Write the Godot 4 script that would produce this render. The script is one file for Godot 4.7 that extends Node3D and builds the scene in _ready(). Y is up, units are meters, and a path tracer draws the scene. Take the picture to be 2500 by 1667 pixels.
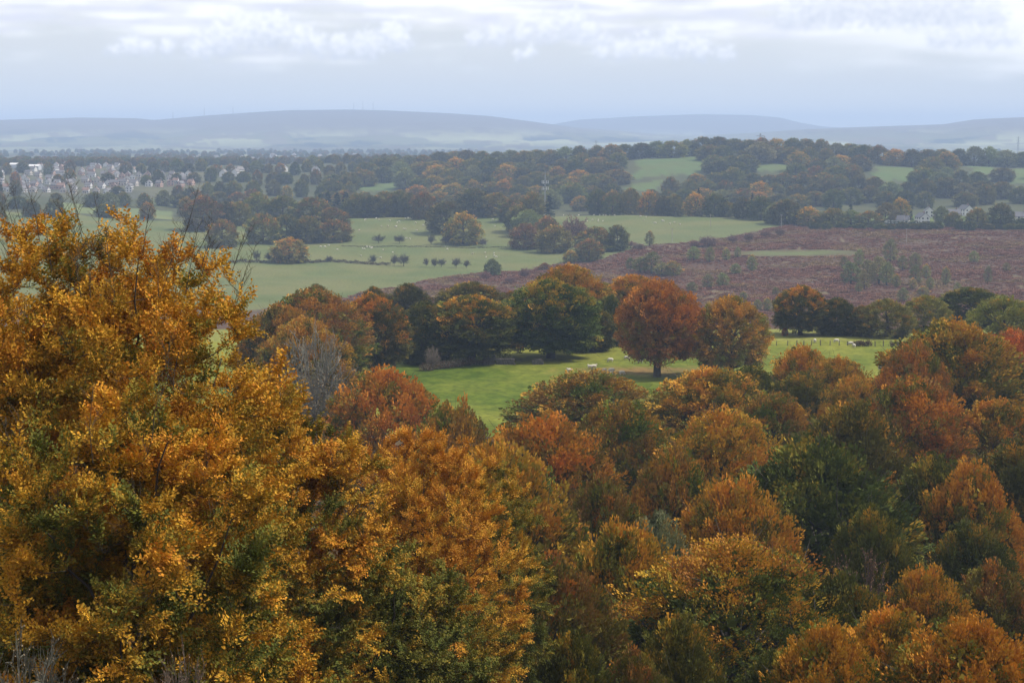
extends Node3D
# An autumn valley seen from a hill: golden beeches close by, a beech wood and a small meadow below,
# sheep pastures and bracken beyond, a wooded ridge, a town and far moorland hills in haze.
# Metres; the viewpoint stands at x = 0, z = 0 and looks towards -z. "distance" in the tables is -z.

const EYE_HEIGHT := 100.0
const LENS := 4665.0   # focal length in the units of GRID_PX

const GRID_PX := [0, 500, 900, 1300, 1700, 2100, 2500]
const GRID_D := [0, 15, 30, 46, 70, 100, 140, 190, 260, 330, 400, 490, 560, 700, 900, 1050, 1200, 1350, 1500, 1600, 1700, 1900, 2200, 2600, 3200, 4200, 6000, 9000]
const GRID_H := [
	[98.3, 94, 88, 82, 73, 64, 56, 50.5, 49, 49.2, 49.5, 49.2, 44, 22, 17, 22, 30, 36, 39, 40, 41, 43, 49, 57, 53, 50, 47, 45],
	[98.3, 94, 88, 82, 73, 64, 56, 50.5, 49, 49.2, 49.5, 49.2, 44, 22, 16, 17.5, 22, 27, 31, 31, 31, 40, 49, 57, 53, 50, 47, 45],
	[98.3, 94, 88, 82, 73, 64, 56, 50.5, 49, 49.2, 49.5, 49.2, 44, 22, 16, 17, 20, 25, 34.5, 33, 29, 37, 53, 62, 50, 48, 46, 45],
	[98.3, 94, 88, 82, 73, 64, 56, 50.5, 49, 49.2, 49.5, 49.2, 44, 22, 16.5, 17, 20.5, 26, 36, 34, 31, 42, 64, 58, 46, 46, 45, 45],
	[98.3, 94, 88, 82, 73, 64, 56, 50.5, 49, 49.2, 49.5, 49.2, 44, 22, 17, 19, 24, 31, 37, 36, 33, 48, 76, 60, 46, 46, 45, 45],
	[98.3, 94, 88, 82, 73, 64, 56, 50.5, 49, 49.2, 49.5, 49.2, 44, 22, 18, 20, 25, 32.5, 37, 37, 35, 47, 70, 58, 46, 46, 45, 45],
	[98.3, 94, 88, 82, 73, 64, 56, 50.5, 49, 49.2, 49.5, 49.2, 44, 22, 19, 21, 26, 33, 37.5, 38, 37, 47, 63, 55, 46, 46, 45, 45]]
const NEAR_TREES := [  # name, kind of crown, x, distance, crown width, height, label
	["beech_tree", "mixed2", 3.3, 190, 17.9, 21.6, "loose orange-brown beech at the wood edge, below the small birch top"],
	["beech_tree", "russet1", 12.7, 222, 18, 19.7, "dark russet beech in the wood, below the rust red mound by the sheep"],
	["beech_tree", "orange1", 23.4, 208, 18, 20.1, "bright orange beech in the middle of the wood, in line below the leaning lone tree"],
	["beech_tree", "green1", 27.1, 168, 19.3, 20.7, "widest dark olive beech in the wood, humped like a hill"],
	["beech_tree", "mixed1", 17.9, 150, 11.8, 18.4, "golden brown round beech in front of the humped olive beech"],
	["beech_tree", "green2", 37.9, 210, 15.9, 20.3, "green beech with gold tips just above the humped olive beech"],
	["beech_tree", "russet2", 50.2, 236, 18.5, 20.9, "deep russet round beech below the pair of sheep at the field corner"],
	["beech_tree", "mixed2", 61.5, 240, 16.9, 18.2, "orange and olive beech at the picture edge, below the big olive crown"],
	["beech_tree", "green2", 40.4, 180, 13.7, 18.7, "olive beech between the humped dark beech and the orange crown beside it"],
	["beech_tree", "orange2", 42.8, 176, 11, 18.7, "soft orange crown rising beside the narrow olive beech"],
	["beech_tree", "green1", 51.4, 192, 14.1, 18.6, "dark green beech cut by the picture edge, under the orange and olive one"],
	["beech_tree", "big", 13.4, 112, 18.2, 15.2, "large green beech topped with red and gold, central at the bottom of the wood"],
	["beech_tree", "mixed1", 7.1, 120, 11.3, 16.3, "olive and gold beech leaning against the large red-topped green beech"],
	["beech_tree", "brown1", 2, 106, 10.5, 14.4, "brownish olive beech low in the wood, touching the golden near trees"],
	["beech_tree", "orange1", -1.1, 142, 14.9, 21.3, "orange gold beech below the loose orange-brown one"],
	["beech_tree", "orange2", 14.8, 88, 7.1, 9.9, "loose orange crown at the bottom, below the large red-topped green beech"],
	["beech_tree", "mixed1", 19.6, 97, 8.1, 11, "orange and green crown between the two loose orange crowns at the bottom"],
	["beech_tree", "orange2", 21.2, 86, 9.7, 10.1, "wide loose orange crown in the bottom corner of the wood"],
	["bare_tree", "bare", 23, 126, 7.1, 13.3, "leafless mauve-brown tree below the humped olive beech"],
	["willow_tree", "pale", 11, 142, 8.4, 16, "pale grey-green willow tucked between orange beeches"],
	["beech_tree", "brown1", 6, 93, 5.1, 9, "small brown tree at the bottom, under the olive and gold beech"],
	["beech_tree", "brown1", 33.9, 132, 9.7, 12.7, "brown olive beech above the wide orange corner crown"],
	["beech_tree", "mixed2", 27.9, 126, 7.6, 12.6, "small orange-flecked beech beside the leafless mauve-brown tree"],
	["beech_tree", "green2", 28.7, 150, 8.6, 15.9, "shaded green beech at the foot of the humped olive one"],
	["beech_tree", "green1", 36.6, 150, 9.8, 14.9, "shaded dark beech below the soft orange crown"],
	["beech_tree", "green1", 19.6, 112, 8.8, 12.8, "dark green beech behind the loose orange bottom crowns"],
	["beech_tree", "green2", 8.8, 98, 6.7, 11, "shaded green beech at the bottom, in front of the large red-topped one"],
	["beech_tree", "green1", 13.1, 92, 5.8, 8.8, "dark small beech beneath the large red-topped green beech"],
	["beech_tree", "green2", 3, 92, 6.3, 9.7, "green tree at the bottom below the brownish olive beech"],
	["beech_tree", "russet1", 14.8, 175, 11, 19.4, "rust brown beech between the dark russet and bright orange ones"],
	["beech_tree", "brown1", 7.1, 155, 10.5, 18.3, "dull brown beech in the hollow above the olive and gold beech"],
	["beech_tree", "russet2", 11.8, 288, 25.6, 15, "rust red beech mound at the field edge, just below the flock of sheep"],
	["beech_tree", "mixed1", 28.9, 276, 22.4, 17.2, "orange-topped green beech below the two trees standing in the field"],
	["beech_tree", "green2", 36.6, 290, 12.9, 15.8, "small olive beech between the orange-topped green one and the gold pair"],
	["beech_tree", "orange1", 48.7, 318, 15, 15.9, "gold-topped low tree standing up into the field, upper of the gold pair"],
	["beech_tree", "orange1", 52.5, 304, 15.5, 15.8, "gold-topped low tree, lower of the pair standing up into the field"],
	["beech_tree", "green2", 43.4, 285, 14.2, 15.5, "green beech directly below the upper gold-topped low tree"],
	["beech_tree", "orange1", 50.1, 278, 12, 16.2, "orange beech directly below the lower gold-topped low tree"],
	["beech_tree", "russet1", 34.3, 248, 16.9, 17.1, "russet brown beech above the green beech with gold tips"],
	["beech_tree", "mixed2", 68.8, 296, 27.1, 23.2, "biggest olive crown towering over the field corner beside red-orange foliage"],
	["beech_tree", "russet2", 59.3, 280, 13.9, 20.7, "rust-coloured round crown in front of the biggest olive crown"],
	["beech_tree", "red", 88.6, 335, 18.4, 16.8, "red-orange beech at the picture edge behind the biggest olive crown"],
	["beech_tree", "pale2", 111.4, 430, 20.2, 14.5, "yellowish olive tree at the picture edge above the red-orange beech"],
	["beech_tree", "orange2", -16.6, 244, 19.1, 21.2, "upright orange beech in front of the bright open meadow"],
	["beech_tree", "russet2", -6.5, 206, 14, 21, "rusty orange crown just below the bright open meadow"],
	["birch_tree", "birchbrown", -5.6, 215, 3.7, 20.8, "slender brown weeping birch top against the bright meadow"],
	["bare_tree", "bare2", -30.5, 292, 13.7, 21.5, "leafless grey tree beside the golden near trees"],
	["beech_tree", "orange1", -36, 325, 19.5, 19.9, "orange and green beech behind the leafless grey tree"],
	["beech_tree", "russet2", -40.1, 385, 23.2, 19.6, "deep rust beech highest behind the leafless grey tree"],
	["beech_tree", "mixed2", -42.2, 350, 17.4, 20, "brown-orange beech half hidden by the golden near tree"],
	["beech_tree", "field1", -29.8, 402, 17.3, 17.3, "orange beech with a dark skirt and short trunk at the meadow corner"],
	["beech_tree", "green1", -19.5, 422.6, 13.5, 13.9, "dark green tree between the orange skirted beech and the wide olive beech"],
	["beech_tree", "field2", -9.2, 426.8, 26.3, 14.9, "wide olive beech spreading over the ruined stone wall"],
	["beech_tree", "field2", 8.8, 433.2, 23, 18, "tall gold-topped beech beside the broken wall end"],
	["beech_tree", "orange1", 14.2, 472, 23.5, 19, "highest gold crown behind the tall beech by the wall end"],
	["beech_tree", "green2", 18.3, 448.6, 13.3, 11.1, "small dark beech pressed against the tall gold-topped beech"],
	["beech_tree", "green1", 23.7, 459.9, 10.2, 12.3, "dark narrow tree at the back of the meadow, next to the russet lone tree"],
	["beech_tree", "orange1", 32, 505, 21.8, 14.6, "gold-tipped tree behind the russet lone tree"],
	["beech_tree", "lone", 31.1, 400, 17.6, 20.3, "russet beech standing alone in the meadow on a bare leaning trunk"],
	["beech_tree", "open", 46, 400, 17.1, 17.1, "brown-orange open-branched beech next to the lone russet one"],
	["beech_tree", "field1", 73.8, 485.9, 16.2, 12.7, "golden beech with a leaning trunk by the far fence"],
	["beech_tree", "green1", 83.1, 485.9, 12, 9.6, "dark green beech touching the golden leaning one by the far fence"],
	["beech_tree", "brown1", 88.9, 483.5, 8.3, 7.8, "small rusty bush between the dark green and the yellow-green trees"],
	["beech_tree", "pale2", 94.7, 481.1, 14.8, 9.7, "yellow-green spreading tree at the end of the far fence"],
	["beech_tree", "pale2", 108.2, 497, 14.3, 9.5, "yellow-green crown behind the end of the far fence"],
	["beech_tree", "green1", 124.2, 515, 22.9, 10.9, "dark green dome on the skyline of the near plateau"],
	["beech_tree", "green1", -28.8, 525, 14.4, 12, "dark green crown behind the orange skirted beech"],
	["beech_tree", "green2", -37.8, 520, 9.5, 11.1, "small olive crown peeping over the orange skirted beech"],
	["beech_tree", "green2", -11.3, 525, 22, 12.4, "olive crown showing above the wide olive beech"],
	["beech_tree", "green2", -52.9, 515, 10.8, 11.7, "small green crown above the deep rust beech"],
	["beech_tree", "orange1", -16.6, 455, 10.7, 10.7, "gold-green tree squeezed behind the wide olive beech"],
	["beech_tree", "brown1", -0.6, 540, 12.7, 9.9, "brown crown between the wide olive beech and the tall gold-topped one"],
	["sapling", "sapling", 69.5, 483.5, 1.7, 2.1, "tiny orange sapling at the meadow edge near the golden leaning beech"],
	["bare_tree", "bare2", -17.2, 410.1, 4.2, 5.2, "small leafless grey tree at the end of the overgrown wall"],
	["bare_shrub", "bare2", -9.4, 36, 2.5, 4.7, "leafless grey shrub low in the near bottom corner"],
	["bare_shrub", "bare2", -6.6, 37, 1.6, 4.5, "smaller leafless grey shrub at the bottom below the amber beeches"],
]
const TREE_ROWS := [  # name, label, group, then kind of crown, x, distance, crown width, height of each tree of the row
	["beech_tree", "tree of the pasture clump below the mast", "clump of trees below the mast", [
		["far_russet", -69, 1494, 24.2, 21.3], ["far_green", -47.9, 1400, 33, 23.3], ["far_gold", -34.2, 1332, 27.9, 22.5], ["far_green", -31.4, 1516, 29.3, 23.3], ["far_mixed", -12.9, 1509, 25.3, 18.7], ["far_russet", -0.9, 1457, 22.1, 16.7],
		["far_mixed", 14.8, 1472, 22.3, 21.6], ["far_mixed", 5.4, 1400, 21.2, 19.7], ["far_pale", 12.7, 1379, 26, 18.1], ["far_brown", 9.1, 1293, 23, 17.3], ["far_mixed", 28.2, 1267, 25.9, 18.1], ["far_russet", 24.4, 1339, 18.9, 18.6],
		["far_bare", 43.1, 1306, 21.9, 19.5], ["far_russet", 55.1, 1255, 27.6, 16.3], ["far_russet", 48.9, 1200, 18.8, 13.8], ["far_green", 69.1, 1255, 15.7, 17.3],
	]],
	["beech_tree", "tree of the dense pasture group", "dense tree group on the valley pasture", [
		["far_russet", -230.6, 1428, 32.9, 26], ["far_russet", -196.5, 1293, 21.6, 19.1], ["far_green", -214.3, 1436, 16.9, 20.6], ["far_mixed", -208.3, 1464, 18.4, 18.6], ["far_mixed", -203.7, 1532, 25.6, 22.9], ["far_russet", -173.1, 1325, 25, 20.8],
		["far_green", -182.5, 1524, 29.5, 20.1], ["far_green", -158.5, 1339, 22.4, 19.7], ["far_mixed", -144.6, 1345, 24.6, 18.4], ["far_russet", -154.2, 1472, 33.1, 19.5], ["far_russet", -133.2, 1421, 24.5, 16], ["far_russet", -126.8, 1352, 27.6, 15.4],
	]],
	["beech_tree", "shelter belt tree above the sheep pasture", "shelter belt above the sheep pasture", [
		["far_mixed", -124.4, 1539, 25, 20], ["far_green", -113.6, 1539, 20.1, 18.7], ["far_mixed", -102, 1539, 25, 20.9], ["far_green", -91.5, 1539, 19.3, 21.5], ["far_green", -82.5, 1532, 18.4, 19.9],
	]],
	["pine_tree", "dark pine at the end of the shelter belt", "pines at the end of the shelter belt", [
		["pine", -156.2, 1555, 11, 20.4], ["pine", -149.6, 1555, 11.7, 22.6], ["pine", -142.3, 1555, 11.7, 21.4], ["pine", -134.3, 1547, 10.9, 22], ["pine", -128.3, 1547, 9.5, 19.3],
	]],
	["fir_tree", "tall dark pointed fir standing at the foot of the mast", "", [
		["pine", 28.1, 1443, 11.6, 22.4],
	]],
	["beech_tree", "golden round tree alone beside the lower hedge", "", [
		["far_gold", -139.4, 1194, 25, 15.6],
	]],
	["hawthorn_tree", "bare thorn tree along the upper pasture boundary", "bare thorns along the upper pasture boundary", [
		["thorn", -94, 1345, 10.8, 6.1], ["thorn", -78.5, 1332, 8.8, 6.1], ["thorn", -56, 1325, 7.5, 7.4], ["thorn", -46, 1325, 8.8, 7.3], ["thorn", -20.1, 1319, 8.1, 5.9],
	]],
	["hawthorn_tree", "bare thorn tree along the lower pasture hedge", "bare thorns along the lower pasture hedge", [
		["thorn", -159.8, 1194, 6.2, 7.4], ["thorn", -152.4, 1194, 6.2, 6.3], ["thorn", -115.1, 1200, 5.7, 4], ["thorn", -87.1, 1194, 6.2, 6.1], ["thorn", -73, 1182, 6.1, 7.3], ["thorn", -67.2, 1182, 10, 8.3],
		["thorn", -53, 1176, 4.4, 5.7], ["thorn", -47.7, 1170, 4.7, 6], ["thorn", -43.4, 1170, 6.6, 6], ["thorn", -34, 1164, 7.7, 6.2], ["thorn", -27.7, 1164, 4.9, 5.2],
	]],
	["bush", "bush between the pasture and the bracken", "bushes between pasture and bracken", [
		["far_pale", -11.3, 1119, 10.5, 9.5], ["far_bare", -15.1, 1097, 7.5, 5.1], ["far_bare", 7.5, 1097, 6.9, 6.3], ["far_gold", 36.6, 1194, 10, 7.4], ["far_bare", -1.1, 1070, 7.3, 3.8], ["far_brown", 19.7, 1147, 7.8, 5.1],
		["far_bare", 26.9, 1119, 7, 5.2], ["far_bare", 78.8, 1267, 8.6, 4.3], ["far_bare", 83.4, 1255, 9.8, 4.2], ["far_bare", 129.7, 1261, 15.2, 6.6], ["far_bare", 120.3, 1261, 7.3, 4.5], ["far_bare", 148.1, 1280, 8.7, 5.9],
		["far_bare", 160.7, 1293, 8.1, 6.3], ["far_bare", 174.3, 1312, 8.9, 5.8], ["far_bare", 186, 1325, 8.3, 5.5],
	]],
	["birch_tree", "slender birch scattered over the bracken slope", "birches scattered over the bracken slope", [
		["birch_pale", 81.3, 1108, 13.1, 12.6], ["birch_pale", 75.2, 1113, 8.9, 9.2], ["birch_pale", 86.6, 1097, 8.8, 7.5], ["birch_gold", 92, 1091, 11.3, 9.3], ["birch_pale", 112.2, 1176, 8.3, 8.7], ["birch_pale", 120.8, 1164, 6.6, 9.4],
		["birch_gold", 131.5, 1170, 5.5, 8.2], ["birch_pale", 140.6, 1188, 4.5, 6.9], ["birch_gold", 140.2, 1113, 6.8, 10.2], ["birch_pale", 113.7, 1028, 7.8, 7.4], ["birch_pale", 105.4, 1023, 6.8, 7.7], ["birch_pale", 128.8, 1097, 6.7, 6.2],
		["birch_gold", 117.2, 963, 4.3, 4.1], ["birch_gold", 121.9, 907, 4.7, 6.3], ["birch_pale", 117.1, 907, 4.7, 5.1], ["birch_pale", 70.3, 1130, 6.4, 7.4], ["birch_pale", 66.8, 1002, 6.1, 5.2], ["birch_pale", 94.3, 997, 6.1, 5.3],
		["birch_pale", 136.2, 983, 3.7, 4.1],
	]],
	["birch_tree", "grey-green birch in the thicket on the bracken slope", "birch thicket on the bracken slope", [
		["birch_pale", 229.9, 1158, 9.3, 14.3], ["birch_pale", 200, 1038, 11.3, 15.5], ["birch_pale", 195.8, 1048, 8.9, 12.5], ["birch_pale", 183.6, 1033, 11.2, 12.4], ["birch_pale", 207, 1136, 6.4, 10.7], ["birch_pale", 201.5, 1023, 8.7, 12.8],
		["birch_pale", 236.9, 1119, 7.9, 9.8], ["birch_pale", 217.8, 1028, 7.3, 10.4], ["birch_pale", 228.1, 1113, 6.3, 8.8], ["birch_gold", 230.3, 1059, 5.5, 8], ["birch_gold", 234.3, 1028, 5.3, 10.1], ["birch_pale", 195.9, 1124, 5.3, 7.2],
		["birch_pale", 185.4, 1002, 6.6, 9.8], ["birch_pale", 192.3, 935, 5.7, 7.3], ["birch_gold", 209.1, 968, 6.8, 5.2], ["birch_gold", 211, 1002, 4.7, 6.1], ["birch_pale", 220.1, 1002, 4.7, 6.4], ["birch_pale", 257, 1028, 4.8, 9.8],
		["birch_pale", 229, 978, 4.1, 5.5], ["birch_pale", 180, 988, 4.2, 5.2], ["birch_gold", 204.4, 1012, 4.8, 7.5], ["birch_pale", 279.4, 1153, 6.5, 7.2], ["birch_pale", 284.8, 1097, 4.7, 5.3],
	]],
	["birch_tree", "small yellow birch by itself at the edge of the sloping sheep field", "", [
		["birch_gold", 92, 1274, 6.6, 10],
	]],
	["beech_tree", "tree behind the sloping sheep field", "tree belt behind the sloping sheep field", [
		["far_green", 69.4, 1547, 18.6, 20.8], ["far_russet", 81.3, 1539, 19.3, 20.7], ["far_mixed", 94.9, 1532, 18.4, 21.2], ["far_gold", 108.6, 1516, 19, 19.7], ["far_green", 119.4, 1509, 14.2, 15.6], ["far_mixed", 127.8, 1509, 20.5, 17.2],
		["far_gold", 143.1, 1494, 21.9, 18.2], ["far_green", 158, 1487, 20.2, 17.9], ["far_mixed", 166, 1487, 15.6, 11.9], ["far_green", 177.8, 1472, 16.9, 16.7], ["far_green", 189.5, 1457, 22.1, 18.2], ["far_green", 201.7, 1407, 25, 18.3],
		["far_pale", 193.7, 1414, 16.3, 14.2], ["far_gold", 217.2, 1400, 19, 14.2], ["far_mixed", 234, 1393, 24.8, 13.7], ["far_russet", 259, 1386, 23.2, 11.8], ["far_pale", 247.5, 1393, 18.2, 11.8], ["far_gold", 294.6, 1450, 15.9, 16.2],
		["far_pale", 278.2, 1421, 17.1, 14.8], ["far_mixed", 318.3, 1379, 14.4, 11.2], ["far_mixed", 334.2, 1373, 17.9, 14.9], ["far_green", 350.9, 1373, 22.3, 18.6], ["far_pale", 319.3, 1421, 12.6, 11.6], ["far_green", 367.3, 1373, 14.4, 7.7],
	]],
	["fir_tree", "small dark fir within the tree belt by the houses", "small firs in the tree belt by the houses", [
		["pine", 183.8, 1464, 6.2, 21.2], ["pine", 255.6, 1443, 7.5, 12.7], ["pine", 293.9, 1407, 5.3, 10.6], ["pine", 146.3, 1501, 5, 23.1],
	]],
	["bush", "garden bush before the village houses", "garden bushes in front of the houses", [
		["far_green", 217.5, 1373, 8.7, 4.9], ["far_green", 225.2, 1366, 8.2, 5.6], ["far_green", 236.6, 1373, 9.7, 5.2], ["far_green", 248.6, 1366, 10.4, 4.5], ["far_green", 263.2, 1366, 10, 4.4], ["far_green", 269.2, 1359, 8.3, 4.5],
		["far_green", 279.3, 1366, 12, 5.4], ["far_green", 288.1, 1366, 9, 4.3], ["far_green", 296, 1366, 12.6, 5.8], ["far_green", 304.2, 1366, 9.8, 5.4], ["far_green", 318.6, 1359, 8.1, 6.6], ["far_green", 324.3, 1352, 9.2, 6.5],
		["far_green", 339.1, 1359, 8.4, 4.6], ["far_green", 355.1, 1359, 11.9, 4.7], ["far_green", 360.6, 1352, 10.7, 4.6],
	]],
	["ridge_tree", "tree on the skyline of the wooded ridge", "trees of the wooded ridge", [
		["far_mixed", -167.1, 2192, 29.9, 16.8], ["far_green", -151.9, 2216, 33.7, 20.4], ["far_pale", -136, 2216, 32.5, 20.7], ["far_pale", -123.2, 2294, 29.7, 17.4], ["far_mixed", -105.2, 2276, 24.8, 19.3], ["far_green", -88.9, 2348, 37.3, 21.2],
		["far_mixed", -71.3, 2378, 37.2, 20.1], ["far_green", -54, 2306, 33, 21.9], ["far_mixed", -33.6, 2210, 27.1, 20.3], ["far_green", -16.7, 2210, 26.1, 19.3], ["far_pale", -2, 2198, 30, 19.7], ["far_mixed", 13.5, 2180, 26.9, 19.6],
		["far_mixed", 29.1, 2276, 32.7, 19], ["far_mixed", 43.9, 2210, 28.1, 19], ["far_pale", 61.9, 2210, 31.2, 21.5], ["far_mixed", 78.3, 2210, 23.4, 21.8], ["far_mixed", 98, 2210, 23.5, 20.5], ["far_gold", 114.2, 2192, 30.8, 19.9],
		["far_green", 130.1, 2210, 27.1, 18.6], ["far_green", 149.9, 2210, 29.1, 18], ["far_pale", 168.2, 2210, 32.3, 18.1], ["far_mixed", 181.9, 2180, 35.2, 18.9], ["far_pale", 202.4, 2210, 27.4, 19.6], ["far_mixed", 219.6, 2210, 31.4, 22.6],
		["far_green", 238.3, 2210, 33, 22.6], ["far_green", 256.6, 2210, 33.8, 21.1], ["far_mixed", 273.2, 2210, 36.8, 20.6], ["far_russet", 287.9, 2210, 26.9, 23.6], ["far_gold", 304.8, 2210, 33.9, 23.4], ["far_green", 323.3, 2210, 29, 24.2],
		["far_mixed", 338, 2210, 32.7, 24.2], ["far_mixed", 356.2, 2210, 23.7, 24.9], ["far_pale", 373.9, 2210, 29, 20.7], ["far_mixed", 388.8, 2210, 36.5, 20.2], ["far_green", 397.7, 2168, 33.7, 19.3], ["far_russet", 410.9, 2150, 26, 20.7],
		["far_gold", 424.9, 2126, 27.6, 18.5], ["far_green", 441.8, 2120, 22.8, 19.8], ["far_mixed", 470, 2168, 32.9, 17.8], ["far_mixed", 488.3, 2174, 29.2, 18.6], ["far_green", 515.5, 2210, 24.7, 19.2], ["far_pale", 532.8, 2210, 35.6, 22.5],
		["far_pale", 550.3, 2210, 26, 23.1], ["far_pale", 569.9, 2210, 35.1, 19.1], ["far_green", 589.2, 2210, 28.6, 17.9], ["far_mixed", 607, 2222, 23, 18.8],
	]],
	["ridge_tree", "tree in the second rank of the wooded ridge", "trees of the wooded ridge", [
		["far_green", -188.4, 2018, 23.4, 15.6], ["far_mixed", -170.3, 2006, 25.3, 18.2], ["far_mixed", -157.5, 2054, 27.5, 17.5], ["far_green", -142, 2096, 25.9, 17.8], ["far_pale", -124.1, 2120, 25.7, 20.3], ["far_mixed", -101.4, 2132, 34.5, 17.1],
		["far_mixed", -84.4, 2132, 34.3, 16.7], ["far_gold", -60.9, 2090, 30.3, 22.4], ["far_mixed", -43.5, 2078, 28.6, 20], ["far_green", -25.4, 2066, 23, 21.8], ["far_mixed", -2.9, 2060, 31.6, 15.1], ["far_pale", 13.3, 2042, 26.5, 17.2],
		["far_mixed", 32, 2048, 28.9, 14.6], ["far_green", 55.1, 2078, 24.2, 16], ["far_mixed", 76.6, 2108, 23.8, 18.3], ["far_russet", 93.6, 2084, 34.8, 14.7], ["far_green", 114.8, 2084, 23.3, 18.2], ["far_mixed", 217.6, 2120, 31.7, 17],
		["far_green", 232.3, 2102, 26.2, 18.6], ["far_green", 250.6, 2084, 21.2, 16.5], ["far_pale", 272.8, 2108, 34.7, 22.6], ["far_mixed", 293.8, 2126, 33.8, 16.9], ["far_mixed", 308.4, 2114, 27.7, 18.9], ["far_mixed", 323.7, 2096, 22, 21.4],
		["far_mixed", 347.5, 2126, 21.3, 17.7], ["far_gold", 354.3, 2066, 32.5, 16.1], ["far_mixed", 374.5, 2060, 27.3, 17], ["far_mixed", 444.4, 2030, 29.5, 19.9], ["far_gold", 468.6, 2066, 29.4, 22.3], ["far_green", 553.3, 2018, 22.7, 20.3],
	]],
	["ridge_tree", "tree in the third rank of the wooded ridge", "trees of the wooded ridge", [
		["far_mixed", -180.5, 1910, 27.8, 19.4], ["far_green", -168.4, 1946, 22.6, 19.4], ["far_pale", -111.8, 2012, 26.3, 20.3], ["far_green", -94.2, 1994, 32.5, 14.3], ["far_gold", -79.4, 2024, 33.8, 22.1], ["far_mixed", -61.9, 2006, 22.7, 18.4],
		["far_pale", -41.6, 2018, 24.9, 19.2], ["far_green", -24.2, 2018, 25, 17.9], ["far_gold", -5.9, 2006, 32.9, 19.3], ["far_green", 11.6, 2000, 24.4, 16.3], ["far_mixed", 26.7, 1982, 31, 14.6], ["far_gold", 47, 1994, 23.6, 17.1],
		["far_green", 65.8, 2018, 21, 21.3], ["far_mixed", 87.7, 2030, 20.7, 19.5], ["far_green", 104.7, 2024, 27.1, 15.7], ["far_mixed", 213.2, 2024, 29, 17.7], ["far_mixed", 231.6, 2030, 25.5, 15.8], ["far_green", 246.9, 2024, 31.2, 18.5],
		["far_gold", 305.4, 2042, 28.1, 21.1], ["far_russet", 321.1, 2024, 22.9, 16.3], ["far_pale", 339, 2018, 24.9, 19.4], ["far_mixed", 353.6, 1988, 22.5, 16.2], ["far_green", 423.4, 1964, 31.9, 17.8], ["far_pale", 447.8, 1976, 21, 15.1],
		["far_green", 508.7, 1988, 27.4, 14.2],
	]],
	["ridge_tree", "tree in the fourth rank of the wooded ridge", "trees of the wooded ridge", [
		["far_green", -174.9, 1826, 29.8, 14.2], ["far_green", -159.4, 1826, 18.1, 15.3], ["far_green", -95.7, 1940, 22.2, 17.2], ["far_gold", -80, 1958, 23.8, 17.1], ["far_mixed", -62.6, 1928, 28.8, 17.5], ["far_green", -44.9, 1946, 29.4, 15.5],
		["far_green", -28, 1916, 22.8, 20.8], ["far_russet", -9.3, 1904, 25.1, 20.2], ["far_mixed", 11.7, 1928, 24.2, 15], ["far_green", 29, 1910, 21.2, 16.7], ["far_mixed", 48.9, 1928, 31.3, 16.1], ["far_gold", 69.3, 1964, 25.7, 15.9],
		["far_mixed", 88.9, 1940, 25, 14.3], ["far_mixed", 106.7, 1958, 32.1, 14.4], ["far_green", 214.3, 1988, 27.9, 16.7], ["far_green", 233.2, 1964, 22.9, 19.2], ["far_green", 289.9, 1958, 25.6, 19.8], ["far_russet", 310.2, 1952, 21, 17.8],
		["far_mixed", 328.5, 1940, 30.1, 19.4], ["far_mixed", 345.6, 1940, 23.9, 19.3], ["far_mixed", 409.4, 1904, 31.7, 20.7], ["far_pale", 420.3, 1880, 26.5, 17.9], ["far_green", 443, 1892, 20.2, 19.5], ["far_green", 465.2, 1916, 22.2, 15.7],
	]],
	["ridge_tree", "tree in the fifth rank of the wooded ridge", "trees of the wooded ridge", [
		["far_mixed", -170.3, 1724, 21.4, 13.4], ["far_russet", -154.3, 1760, 26.2, 18.9], ["far_mixed", -136.7, 1772, 22, 17], ["far_mixed", -122.3, 1778, 24.2, 13], ["far_mixed", -105.5, 1808, 19.7, 16.5], ["far_gold", -90.8, 1844, 30.7, 17.7],
		["far_gold", -71.3, 1862, 25.6, 15.7], ["far_gold", -56.3, 1844, 28.3, 17.6], ["far_gold", -37.9, 1862, 18.4, 19.6], ["far_mixed", -22.9, 1862, 25.7, 15.7], ["far_gold", -7.7, 1856, 20.1, 19], ["far_mixed", 7, 1832, 22.7, 16.3],
		["far_gold", 23.5, 1850, 20.4, 13.4], ["far_mixed", 40.8, 1844, 30.4, 14.3], ["far_gold", 62.1, 1904, 30.7, 15.9], ["far_mixed", 76.4, 1880, 27.4, 19.4], ["far_mixed", 94.5, 1874, 21, 16.8], ["far_gold", 182.2, 1892, 22.7, 14.9],
		["far_green", 203.6, 1916, 24.7, 13.4], ["far_mixed", 220.6, 1910, 26.9, 19.4], ["far_green", 239.1, 1898, 19.6, 16], ["far_mixed", 254.3, 1898, 25.4, 14], ["far_russet", 268.6, 1892, 28.7, 16.8], ["far_russet", 286.2, 1880, 27, 18.8],
		["far_mixed", 304.2, 1868, 27.8, 19], ["far_mixed", 317.4, 1856, 22, 18.7], ["far_green", 333.8, 1844, 21, 18.9], ["far_mixed", 346.8, 1832, 21.5, 18.5], ["far_pale", 356.6, 1802, 23.7, 16.8], ["far_green", 374.4, 1814, 20.4, 15.5],
		["far_mixed", 391.2, 1808, 19.9, 18.1], ["far_green", 412.5, 1820, 28.7, 19.7], ["far_pale", 428.7, 1814, 28.9, 13.9], ["far_green", 449.5, 1826, 28, 14.9], ["far_mixed", 461, 1802, 27.2, 15.9], ["far_green", 464.4, 1748, 20.8, 16.1],
		["far_green", 480, 1742, 24.2, 16.9],
	]],
	["ridge_tree", "tree in the sixth rank of the wooded ridge", "trees of the wooded ridge", [
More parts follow.
